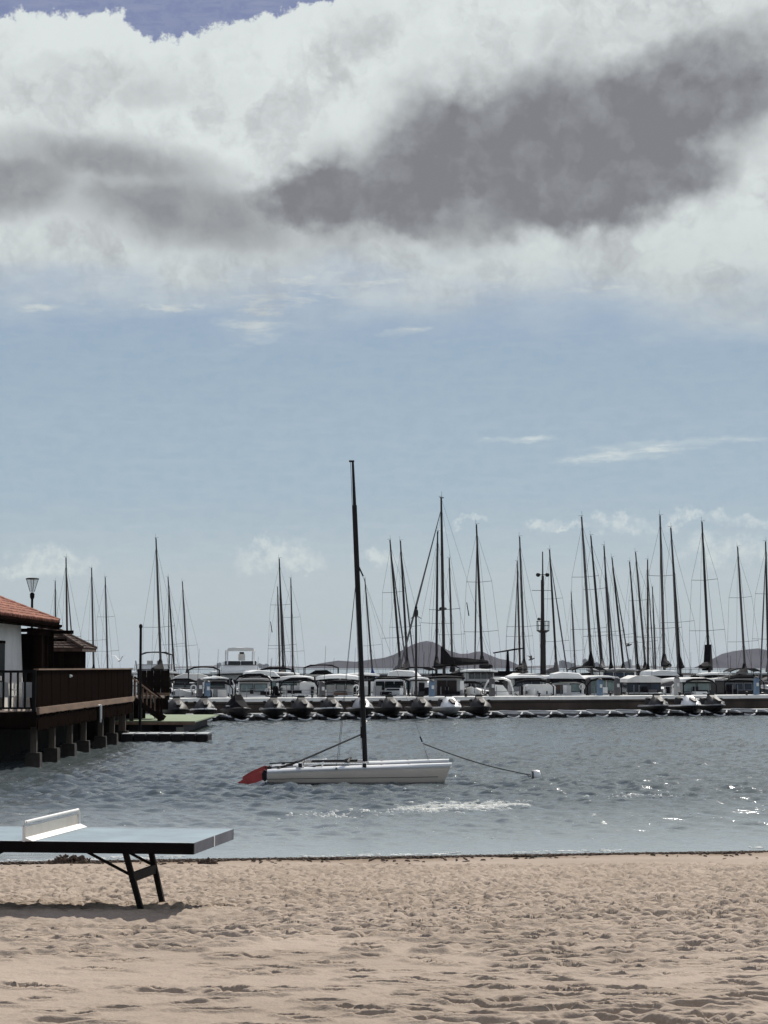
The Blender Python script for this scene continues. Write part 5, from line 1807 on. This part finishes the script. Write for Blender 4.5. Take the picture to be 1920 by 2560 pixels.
# 15 white roofed wheelhouse
b = boat(1332, O0, 'white boat with flat roofed wheelhouse and big white foredeck box', 8, 2.9, 1.2, True, m_bw)
MB().loft([[Vector((x, y, z)) for x, z in ((-.4, 1.2), (1.5, 1.2), (1.5, 1.75), (1.38, 1.88), (-.25, 1.9), (-.38, 1.75))] for y in (.3, 2.4)]).build('foredeck_box', m_bw, b)
c = cabin(b, 1.9, 2.4, 5, 1.2, 2.3, m_bg, .95, .1); windows(c, -.85, .85, 2.40, 1.75, 2.2, 3, m_pane, m_canv, .06); roof_slab(b, 2.2, 2.0, 5.3, 2.40, m_bw, .13)
# 16 cruiser with dark canopy
b = boat(1418, O0, 'white cabin cruiser with streamlined white roof over a black canopy band', 8.5, 2.7, 1.25, False, m_bw)
c = cabin(b, 2.2, .6, 5, 1.2, 2.1, m_bw, .96, .08)
MB().prism([(-.95, 1.28), (-.1, 1.28), (-.16, 1.86), (-.86, 1.86)], .05, 'y', (0, .60, 0)).build('companionway_door', m_teak, c)
MB().loft([[Vector((x, y, z)) for x, z in ((-1.15, 2.02), (1.15, 2.14), (1.15, 2.24), (-1.15, 2.26))] for y in (.4, 3)]).build('canopy_band', m_canv, b)
MB().loft([[Vector((x, y, z)) for x, z in ((-1.05 * k, 2.28), (1.2 * k, 2.26), (.8 * k, 2.28 + .34 * k), (-.4 * k, 2.28 + .42 * k), (-.95 * k, 2.28 + .3 * k))] for y, k in ((.3, .9), (.8, 1), (3, 1), (4.2, .7))]).build('roof', m_bw, b, True)
seats(b, 1, .2, 1.1, .5); MB().box((1.0, .5, 1.6), (.12, .1, .8)).build('canopy_post', m_bw, b); windows(c, .15, .95, .595, 1.4, 1.95, 1, m_paneg, m_canv, .06)
# 17 glass fronted
b = boat(1510, O0, 'white boat with tall glass fronted cabin behind the blue pedestal', 8, 2.5, 1.2, False, m_bw)
c = cabin(b, 1.9, .6, 4.6, 1.15, 2.25, m_bw, .97, .06); windows(c, -.9, .9, .585, 1.3, 2.15, 3, m_paneg, m_bg, .05); roof_slab(b, 2.1, .3, 4.8, 2.36, m_bw, .16)
MB().loft([[Vector((x, y, z)) for x, z in ((-1.1, 1.2), (-.85, 1.2), (-.9, 2.3), (-1.15, 2.3))] for y in (.2, .3)]).build('side_curtain', m_canvg, b)
# 18 white canvas top with dark band
b = boat(1612, O0, 'white boat with broad white canvas top over dark wraparound windows', 8, 2.7, 1.25, False, m_bw)
c = cabin(b, 2.3, .6, 4.6, 1.35, 2.05, m_pane, .97, .1, 'window_band'); windows(b, -1.1, 1.1, .56, 1.42, 2.0, 3, m_pane, m_dgrey, .09)
MB().loft([[Vector((x, y, z)) for x, z in ((-1.2 * k, 2.0), (1.2 * k, 2.0), (1.12 * k, 2.28), (.6 * k, 2.44), (.1, 2.42), (-.5 * k, 2.46), (-1.12 * k, 2.24))] for y, k in ((.3, .95), (.8, 1), (3.5, 1), (4.6, .8))]).build('canvas_top', m_canvw, b, True)
MB().box((0, .3, 1.26), (2.4, .6, .14)).build('stern_platform', m_bw, b)
# 19 small console dinghy
b = boat(1672, O0, 'tiny white tender with stern cushions beside the white canvas topped boat', 4, 1.1, 1.2, False, m_bw)
MB().box((0, .4, 1.4), (.8, .4, .34)).build('console', m_bw, b); MB().loft([[Vector((x, y, z)) for x, z in ((-.5, 1.75), (-.3, 1.95), (.4, 2.1), (.5, 1.75))] for y in (.5, 1.5)]).build('folded_cover', m_canvg, b)
# 20 greenish glass hardtop
b = boat(1748, O0, 'white hardtop boat with pale green wheelhouse glass', 8, 2.5, 1.2, False, m_bw)
c = cabin(b, 2.0, .7, 4.6, 1.15, 2.05, m_bg, .97, .08); windows(c, -.95, .95, .685, 1.35, 2.0, 2, m_paneg, m_canv, .06); roof_slab(b, 2.3, .4, 4.8, 2.2, m_bw, .2, .12)
MB().loft([[Vector((x, y, z)) for x, z in ((-.5, 1.2), (.6, 1.2), (.5, 1.38), (-.4, 1.4))] for y in (.1, .5)]).build('stern_locker', m_bw, b)
# 21 dark cabin boat
b = boat(1860, O0, 'dark grey cabin boat with small square windows at the quay end', 9, 3.0, 1.25, False, m_mgrey)
c = cabin(b, 2.6, .6, 5, 1.2, 2.1, m_mgrey, .95, .1); windows(c, -1.2, .7, .59, 1.45, 1.95, 3, m_pane, m_bg, .06); roof_slab(b, 2.8, .4, 5.2, 2.2, m_bg, .1)
MB().loft([[Vector((x, y, z)) for x, z in ((-1.2, 2.3), (-.2, 2.5), (.9, 2.42), (1.2, 2.3))] for y in (1, 3)]).build('folded_cover', m_canv, b); rail_tube(b, 2.6, .2, 2, 2.25, .35)
# T-top further back
b = boat(1275, -28, 'dark boat with black T-top on a single post between the masts', 8, 2.8, 1.5, False, m_navy)
cabin(b, 2.4, 1.5, 6, 1.5, 2.7, m_canv, .8, .4); MB().loft([[Vector((x, y, z)) for x, z in ((-1.1, 4.15), (.6, 4.45), (1.2, 4.5), (1.2, 4.42), (-1.1, 4.06))] for y in (1.2, 2.6)]).build('t_top', m_canv, b)
MB().path([(0, 2, 2.4), (0, 2, 4.3)], [.18, .07], 8).build('post', m_canv, b)
for xx, z in ((-1.05, 4.1), (1.1, 4.42)):
    MB().tube((xx, 1.4, 2.4), (xx, 1.4, z), .03, n=6).build('canopy_pole', m_steel, b)
# second row boats filling in behind
b = boat(1722, -22, 'white yacht tender with bow towards the quay between two masts', 8, 2.6, 1.7, True, m_bw)
cabin(b, 2.0, 2.5, 6.5, 1.7, 2.4, m_bw); rail_tube(b, 2.2, .2, 3, 1.9, .5); windows(b, -.8, .8, 2.6, 1.95, 2.35, 3, m_pane, m_canv, .3)
b = boat(1866, -20, 'white cruiser with low black bimini in front of the second hill', 8.5, 2.9, 1.5, False, m_bw)
canopy(b, 0, .4, 2.8, 1.5, 2.95, 2.4, m_canv, 'bimini'); cabin(b, 2.3, 2.6, 7, 1.5, 2.2, m_bw); rail_tube(b, 2.5, .1, 2.6, 1.5, .5)
b = boat(1552, -20, 'white cruiser with dark oblong cabin windows in the mast cluster', 9, 3.2, 1.5, False, m_bw)
c = cabin(b, 2.7, .9, 6, 1.5, 2.75, m_bw, .95, .1); windows(c, -1.2, 1.2, .9, 2.2, 2.62, 3, m_pane, m_canv, .06); roof_slab(b, 2.9, .7, 6.2, 2.82, m_bg, .1)
b = boat(690, -24, 'white sedan cruiser with long flat grey roof beyond the cream cruiser', 9, 3.0, 1.5, False, m_bw)
c = cabin(b, 2.5, .9, 6, 1.5, 2.45, m_bg, .95, .1); windows(c, -1.1, 1.1, .9, 1.8, 2.35, 2, m_pane, m_canv, .06); roof_slab(b, 2.8, .7, 6.2, 2.55, m_bw, .1); canopy(b, .2, .4, 1.9, 1.6, 2.5, 2.2, m_canvg)
b = boat(1045, -22, 'grey cruiser with black windscreen hoop in front of the hill', 9, 3.1, 1.5, False, m_bg)
cabin(b, 2.6, 1.5, 6, 1.5, 2.3, m_bg); canopy(b, .2, .5, 3, 1.5, 3.05, 2.5, m_canv)
b = boat(1160, -24, 'dark hulled launch with low black boom tent below the middle masts', 9, 3.0, 1.5, False, m_navy)
MB().loft([[Vector((x, y, z)) for x, z in ((-1.3, 1.7), (-.2, 2.85), (.9, 2.7), (1.3, 1.7))] for y in (.5, 5)]).build('boom_tent', m_canv, b)

# second row, moored between the quay boats and the sailing boats
roots = {o['label']: o for o in bpy.data.objects if o.name.split('.')[0] == 'motor_boat'}


def again(src, px, off, label, yaw=0.0):
    t = copy_tree([o for l, o in roots.items() if l.startswith(src)][0])
    t.location = q(px, off, .12)
    t.rotation_euler = (0, 0, PSI * .22 + yaw)
    t['label'] = label
    return t


again('white boat with broad white canvas', 480, -17, 'white canvas topped cruiser in the second row beside the arched bimini')
again('white cabin cruiser with streamlined', 660, -14, 'streamlined white cruiser in the second row past the black outboard', .1)
again('white hardtop boat with pale', 735, -15, 'white hardtop cruiser in the second row above the bowrider', -.1)
again('white boat with flat roofed', 915, -15, 'white wheelhouse boat in the second row behind the catamaran mast')
again('white cabin cruiser with streamlined', 1005, -14, 'streamlined white cruiser in the second row near the camera post', -.15)
again('white boat with broad white canvas', 1320, -16, 'white canvas topped boat in the second row before the light tower')
again('white hardtop boat with pale', 1395, -15, 'white hardtop boat in the second row just past the light tower', .12)
again('white cruiser with low black', 1475, -14, 'white cruiser with black bimini in the second row under leaning masts')
again('white cabin cruiser with streamlined', 1665, -15, 'streamlined white cruiser in the second row over the tiny tender', .1)
again('white boat with flat roofed', 1800, -14, 'white wheelhouse boat in the second row over the last jet ski', -.1)

# far quay that closes the basin
p0, p1 = at(-200, 1680, 228), at(2200, 1680, 262)
fq = thing('far_quay', 'low dark stone quay closing the marina basin behind the masts', 'quay', (p0.x, p0.y, 0), math.atan2(p1.y - p0.y, p1.x - p0.x))
LQ = (p1 - p0).length
MB().box((LQ / 2, 2, .6), (LQ, 4, 3.1)).build('wall', m_qface, fq)
MB().box((LQ / 2, 1.9, 2.2), (LQ, 4.3, .2)).build('coping', m_bg, fq)
mb = MB()
for i in range(int(LQ / 4)):
    mb.tube((i * 4 + 1, .3, 2.3), (i * 4 + 1, .3, 2.75), .03, n=5)
mb.tube((0, .3, 2.75), (LQ, .3, 2.75), .025, n=5)
mb.build('rail', m_steel, fq)

byl = {o['label']: o for o in bpy.data.objects if o.name.split('.')[0] == 'motor_boat'}
for start, w, z0, z1, y in (('cream cruiser', 2.2, 1.25, 2.5, .25), ('white bowrider', 2.3, 1.2, 2.25, .1), ('low white sport boat', 2.0, 1.25, 2.0, 1.2), ('white boat with flat roofed', 2.6, 1.2, 2.1, .0),
                            ('white cabin cruiser with stream', 2.5, 1.2, 2.1, .1), ('white boat with tall glass', 2.3, 1.15, 2.2, .1), ('white hardtop boat with pale', 2.3, 1.15, 2.15, .1), ('small boat with grey', 1.7, 1.1, 2.05, .1),
                            ('low white motor boat with folded', 2.1, 1.25, 2.2, 1.8), ('white sport boat under', 2.5, 1.25, 2.0, 2.9), ('dark grey cabin', 2.7, 1.2, 2.3, .2), ('white sedan cruiser', 2.7, 1.5, 2.9, .4)):
    hoop([o for l, o in byl.items() if l.startswith(start)][0], w, z0, z1, y)

# --- gear on the front boats: lines, ladders, cushions, aerials, lifebuoys
for i, b in enumerate([o for o in list(bpy.data.objects) if o.name.split('.')[0] == 'motor_boat']):
    r_ = random.Random(i * 13 + 5)
    hb = [c for c in b.children if c.name.startswith('hull')][0]
    fb = max(v.co.z for v in hb.data.vertices) * .78
    B = max(v.co.x for v in hb.data.vertices) * 2
    for sx_ in (-1, 1):
        if (b.location - QA).dot(NV) > -6:
            MB().path([(sx_ * B * .42, .15, fb + .05), (sx_ * B * .47, -.35, fb - .12), (sx_ * B * .5, -.75, QZ - .02)], .022, 5).build('mooring_line', m_rope if i % 2 else m_canv, b)
    MB().lathe((sx_ * B * .33, .3, fb), [(.03, 0), (.05, .04), (.03, .16), (.06, .2)], 6).build('cleat', m_dgrey, b)
    x = r_.uniform(-.35, .35) * B
    MB().box((x, .55, fb + .10), (r_.uniform(.4, .9), .5, .2)).build('cushion', r_.choice([m_canv, m_navy, m_canvg, m_canv]), b)
    x = r_.uniform(-.4, .4) * B
    MB().box((x, .3, fb + .22), (r_.uniform(.15, .35), .3, r_.uniform(.3, .6))).build('locker', r_.choice([m_canv, m_bw, m_dgrey]), b)
    if i % 3 == 0:
        MB().path([(B * .36 + .16 * math.cos(a), .2, fb + .42 + .16 * math.sin(a)) for a in np.linspace(0, 2 * math.pi, 13)], .05, 6).build('lifebuoy', m_canvw if i % 6 == 0 else m_bw, b)
    if i % 2 == 0:
        xa = r_.uniform(-.3, .3) * B
        MB().tube((xa, 2.2, fb + .4), (xa + .1, 2.4, fb + r_.uniform(2.0, 3.0)), .018, .008, 5).build('aerial', m_canv, b)
    for k in range(2):
        xx = -B * .30 + k * .34
        MB().tube((xx, -.06, fb + .5), (xx, -.10, fb - .6), .022, n=5).build('ladder_rail', m_steel, b)

# ================================================================== sailing boats
REF = 12.0       # height of the reference mast head above the water


def sail_proto(mastm, nspread, furled, cover, hullm, extra):
    t = thing('sailboat', 'x', 'sailboat')
    L, B = 9.5, 3.1
    hull_mb(L, B, 1.05, True).build('hull', hullm, t, True).location.y = -L * .45
    # coachroof, toerail, sprayhood
    MB().loft([[Vector((x * k, y, z)) for x, z in ((-.95, 1.1), (-.8, 1.5), (-.4, 1.6), (.4, 1.6), (.8, 1.5), (.95, 1.1))] for y, k in ((-2.6, .45), (-1.6, .8), (1.2, 1), (1.5, .95))]).build('coachroof', m_bw, t, True)
    MB().loft([[Vector((x * k, y, 1.25 + (z - 1.25) * (.35 + .65 * k))) for x, z in ((-1.05, 1.25), (-.95, 1.95), (-.5, 2.15), (.5, 2.15), (.95, 1.95), (1.05, 1.25))] for y, k in ((.9, .7), (1.7, 1.0), (2.2, 1.0))]).build('sprayhood', cover, t, True)
    rail_tube(t, 2.2, -L * .45 + .3, -2.2, 1.3, .55, name='pulpit')
    rail_tube(t, 2.5, L * .5, 2.6, 1.15, .6, name='pushpit')
    mast = MB().path([(0, 0, 1.2), (0, 0, 8.5), (0, 0, REF)], [.092, .084, .050], 8).build('mast', mastm, t, True)
    mb = MB()
    mb.box((0, .05, REF + .02), (.06, .30, .05)); mb.tube((-.20, .0, REF + .10), (.10, 0, REF + .10), .010, n=5); mb.tube((.03, 0, REF), (.03, 0, REF + .38), .008, n=5)
    mb.build('wind_vane', m_mast2, mast)
    levels = {1: (5.6,), 2: (4.9, 8.2)}[nspread]
    sh = MB()
    for i, z in enumerate(levels):
        w = 1.15 - .30 * i
        for s in (-1, 1):
            MB().bar((0, 0, z), (s * w, .14, z + .05), .06, .024).build('spreader', mastm, mast)
    for s in (-1, 1):
        prev = (s * 1.35, .15, 1.1)
        for i, z in enumerate(levels):
            cur = (s * (1.15 - .30 * i), .14, z + .05)
            sh.tube(prev, cur, .0075, n=4)
            prev = cur
        sh.tube(prev, (0, 0, REF - .5), .0075, n=4)
        sh.tube((s * 1.0, .2, 1.2), (0, 0, levels[0]), .008, n=4)
    sh.tube((0, L * .53, 1.2), (0, 0, REF), .0075, n=4)
    sh.build('shroud', m_wire, t)
    bow = Vector((0, -L * .45 + .15, 1.35))
    if furled:
        MB().path([bow, bow.lerp(Vector((0, 0, REF - .6)), .5), Vector((0, 0, REF - .6))], [.048, .058, .02], 7).build('furled_headsail', m_canvg, t, True)
    else:
        MB().tube(bow, (0, 0, REF - .4), .011, n=5).build('forestay', m_wire, t)
    bm_ = MB().tube((0, .1, 2.45), (0, 3.9, 2.55), .07, n=8).build('boom', mastm, t)
    sc = MB()
    sc.loft([[Vector((x, y, z)) for x, z in ((-w, 2.50), (-w * 1.1, 2.62), (-w * .5, 2.5 + h), (w * .5, 2.5 + h), (w * 1.1, 2.62), (w, 2.50))] for y, w, h in ((-.18, .10, 1.0), (.10, .22, .75), (.5, .24, .42), (2, .22, .34), (3.8, .12, .2))])
    sc.build('sail_cover', cover, bm_, True)
    if extra == 'radar':
        r_ = MB().lathe((-.42, 0, 6.55), [(.10, 0), (.26, .04), (.28, .12), (.2, .2), (.05, .22)], 10)
        r_.bar((0, 0, 6.5), (-.4, 0, 6.55), .08, .05)
        r_.build('radar_dome', m_dgrey, mast)
    if extra == 'bag':
        MB().prism([(-.15, 2.3), (1.9, 2.35), (.9, 2.9), (.12, 4.0), (-.1, 4.0)], .42, 'x', (0, 0, 0)).build('sail_bundle', m_canv, t)
    if extra == 'flag':
        MB().prism([(.75, 6.0), (.87, 6.9), (.92, 6.88), (.82, 5.98)], .01, 'y', (0, .2, 0)).build('pennant', m_canv, t)
    return t


PROTO = {}


def sail(bx, tx, ty, Y, kind, label, yaw=0.0, by=1668):
    """sailing boat whose mast stands in column bx and ends at (tx, ty)"""
    P0, P1 = at(bx, by, Y), at(tx, ty, Y)
    d = (P1 - P0)
    lean = math.atan2(d.x, d.z)
    L = d.length
    # mast foot on the water along the leaning line
    foot = P0 - d * (P0.z / d.z)
    s = (P1 - foot).length / REF
    key = kind
    if key not in PROTO:
        PROTO[key] = sail_proto(*KINDS_[kind])
        t = PROTO[key]
    else:
        t = copy_tree(PROTO[key])
    Mx = Matrix.Rotation(lean, 3, 'Y') @ Matrix.Rotation(yaw - math.atan((bx - 960) / F) + .15 * math.sin(bx * 1.7), 3, 'Z')
    t.location = foot
    t.rotation_euler = Mx.to_euler()
    t.scale = (s, s, s)
    t['label'] = label
    t['group'] = 'sailboats moored in the marina'
    return t


KINDS_ = {
    'plain1': (m_mast, 1, False, m_canv, m_bw, None),
    'plain2': (m_mast, 2, False, m_canv, m_bw, None),
    'furl1': (m_mast2, 1, True, m_canv, m_bw, None),
    'furl2': (m_mast2, 2, True, m_canvg, m_navy, None),
    'blue': (m_mast, 1, False, m_canvb, m_bw, None),
    'brown': (m_mast3, 1, True, m_canv, m_bw, None),
    'radar': (m_mast2, 1, False, m_canv, m_navy, 'radar'),
    'bag': (m_mast2, 2, False, m_canv, m_bw, 'bag'),
    'flag': (m_mast2, 2, True, m_canv, m_bw, 'flag'),
}
FL = math.pi       # stern to the quay
LIST = [
    (139.5, 138, 1454, 205, 'plain1', 'sailboat with short thin mast rising behind the house roof end', 0),
    (169, 165, 1395, 165, 'brown', 'sailboat with thick brown mast behind the kiosk roof', .3),
    (234, 229, 1421, 178, 'plain1', 'sailboat with dark mast between the kiosk and a thinner mast', 0),
    (269, 263, 1444, 185, 'plain2', 'sailboat with thin mast, last before the mooring pile by the stairs', FL),
    (402, 390, 1347, 172, 'plain1', 'sailboat with the tallest mast on the pier side, above the dark bimini yacht', FL),
    (435, 420, 1443, 178, 'furl1', 'sailboat with leaning dark mast just past the dark bimini yacht', 0),
    (468, 456, 1455, 186, 'plain1', 'sailboat with mast and T-shaped spreaders above the arched bimini cruiser', FL),
    (699, 694, 1468, 182, 'plain1', 'sailboat with short mast close against a taller one past the big yacht', 0),
    (708, 698, 1397, 170, 'flag', 'sailboat with tall dark mast and pennant past the big white yacht', FL),
    (732, 727, 1446, 186, 'plain2', 'sailboat with mast standing last in the trio past the big yacht', 0),
    (930, 912, 1447, 176, 'blue', 'sailboat with blue boom cover just past the catamaran mast', 0),
    (1001, 975, 1351, 172, 'furl2', 'sailboat with raked mast and furled sail at the hill foot', .25),
    (1019, 1001, 1353, 184, 'furl1', 'sailboat with dark mast standing behind the raked furled one', FL),
    (1110, 1103, 1245, 158, 'furl1', 'sailboat with the tallest marina mast and long sloping forestay', -0.85),
    (1091, 1094, 1330, 176, 'radar', 'sailboat with radar dome on its mast beside the hill summit', FL),
    (1131, 1123, 1396, 188, 'plain1', 'sailboat with thin pale mast on the falling hill slope', 0),
    (1206, 1191, 1313, 168, 'flag', 'sailboat with two spreader pairs over the small hill top', FL),
    (1300, 1293, 1404, 184, 'brown', 'sailboat with brown mast close against a taller mast near the T-top', 0),
    (1311, 1299, 1343, 170, 'plain1', 'sailboat with tall mast between the T-top boat and light tower', FL),
    (1391, 1374, 1375, 172, 'furl2', 'sailboat with mast standing next after the light tower', .1),
    (1438, 1428, 1482, 190, 'plain1', 'sailboat with the shortest mast beyond the light tower', FL),
    (1479, 1454, 1293, 164, 'plain2', 'sailboat with very tall leaning mast, first of the dense mast cluster', 0),
    (1506, 1477, 1340, 172, 'furl2', 'sailboat with leaning mast and furled sail, second in the dense cluster', FL),
    (1528, 1510, 1365, 162, 'furl1', 'sailboat with thick dark mast, third in the dense cluster', 0),
    (1559, 1530, 1395, 180, 'furl1', 'sailboat with strongly raked mast, fourth in the dense cluster', FL),
    (1595, 1574, 1405, 184, 'furl1', 'sailboat with raked mast just past the perched gull', 0),
    (1614, 1589, 1382, 176, 'plain2', 'sailboat with leaning mast above the white canvas topped boat', FL),
    (1620, 1619, 1400, 168, 'brown', 'sailboat with upright thick brown mast in the dense cluster', 0),
    (1639, 1631, 1468, 188, 'plain1', 'sailboat with the shortest mast at the end of the dense cluster', FL),
    (1661, 1650, 1290, 166, 'plain2', 'sailboat with the tallest mast of the far half, upright beside a leaning one', FL),
    (1700, 1677, 1320, 170, 'furl1', 'sailboat with dark leaning mast over the green glazed boat', 0),
    (1773, 1755, 1306, 168, 'bag', 'sailboat with triangular black sail bundle at its mast foot', FL),
    (1862, 1844, 1368, 162, 'plain2', 'sailboat with mast in front of the second hill', FL),
    (1921, 1914, 1355, 165, 'furl2', 'sailboat with mast cut by the picture border past the second hill', 0),
]
for a in LIST:
    sail(a[0], a[1], a[2], a[3], a[4], a[5], a[6])

# --- gulls
m_gull = mat('grey_gull_feathers', (0.05, 0.048, 0.05), 0.9, var=0.4, scale=8)
m_gullw = mat('white_gull_feathers', (0.75, 0.75, 0.73), 0.9, var=0.1, scale=8)


def gull(p, lab, mm, rot, up):
    body = MB()
    body.path([(-.26, 0, -.02), (-.16, 0, 0), (0, 0, .02), (.14, 0, .03), (.22, 0, .07), (.29, 0, .08), (.34, 0, .06)], [.015, .05, .075, .06, .045, .045, .008], 8)
    for s in (-1, 1):
        body.shell([[Vector((-.06, s * .03, .03)), Vector((-.10, s * .30, .03 + .30 * up)), Vector((-.20, s * .62, .03 + .38 * up))], [Vector((.08, s * .03, .03)), Vector((.04, s * .32, .05 + .30 * up)), Vector((-.16, s * .64, .03 + .38 * up))]], .012)
    o = body.build('gull', mm, None, True)
    o.location = p
    o.scale = (.75, .75, .75)
    o.rotation_euler = (0, R(-8), rot)
    tag(o, lab, 'gull', 'gulls over the marina')


gull(at(1328, 1649, 140), 'dark gull flying low between the T-top and the light tower', m_gull, .2, .9)
gull(at(1571, 1614, 138), 'dark gull gliding in front of the dense mast cluster', m_gull, .15, .5)
gull(at(299, 1652, 120), 'small pale gull flying above the dark windbreak', m_gullw, 1.2, 1.1)

# --- far shore buildings
m_city = mat('far_city_wall', (0.30, 0.30, 0.31), 1.0, var=0.2, scale=0.02, spec=0)
for i, (px, py, w) in enumerate([(548, 1658, 12), (563, 1656, 8), (580, 1660, 16), (648, 1660, 14), (664, 1661, 16), (1405, 1652, 14), (1418, 1656, 18), (1432, 1659, 12), (1462, 1648, 9), (1470, 1650, 7), (1490, 1657, 14), (1503, 1660, 10), (1566, 1655, 16), (1575, 1649, 6)]):
    p = at(px, py, 7000)
    wm_ = w * 7000 / F
    mb = MB()
    mb.box((0, 0, p.z / 2), (wm_, 14, p.z)); mb.box((wm_ * .1, 0, p.z + 1.2), (wm_ * .35, 6, 2.4))
    o = mb.build('apartment_block', m_city)
    o.location = (p.x, 7000, 0)
    tag(o, 'tiny pale apartment block on the far shore line', 'building', 'apartment blocks on the far shore')

# ------------------------------------------------------------------ air between here and the hills
m_air = bpy.data.materials.new('haze')
m_air.use_nodes = True
t = m_air.node_tree
for n in list(t.nodes):
    t.nodes.remove(n)
vo = t.nodes.new('ShaderNodeVolumePrincipled')
vo.inputs['Color'].default_value = (0.86, 0.90, 1.0, 1)
vo.inputs['Density'].default_value = 0.000028
ou = t.nodes.new('ShaderNodeOutputMaterial')
t.links.new(vo.outputs[0], ou.inputs['Volume'])
mb = MB()
mb.box((0, 7000, 38), (24000, 15000, 88))
hz = mb.build('haze', m_air)
hz['kind'] = 'stuff'
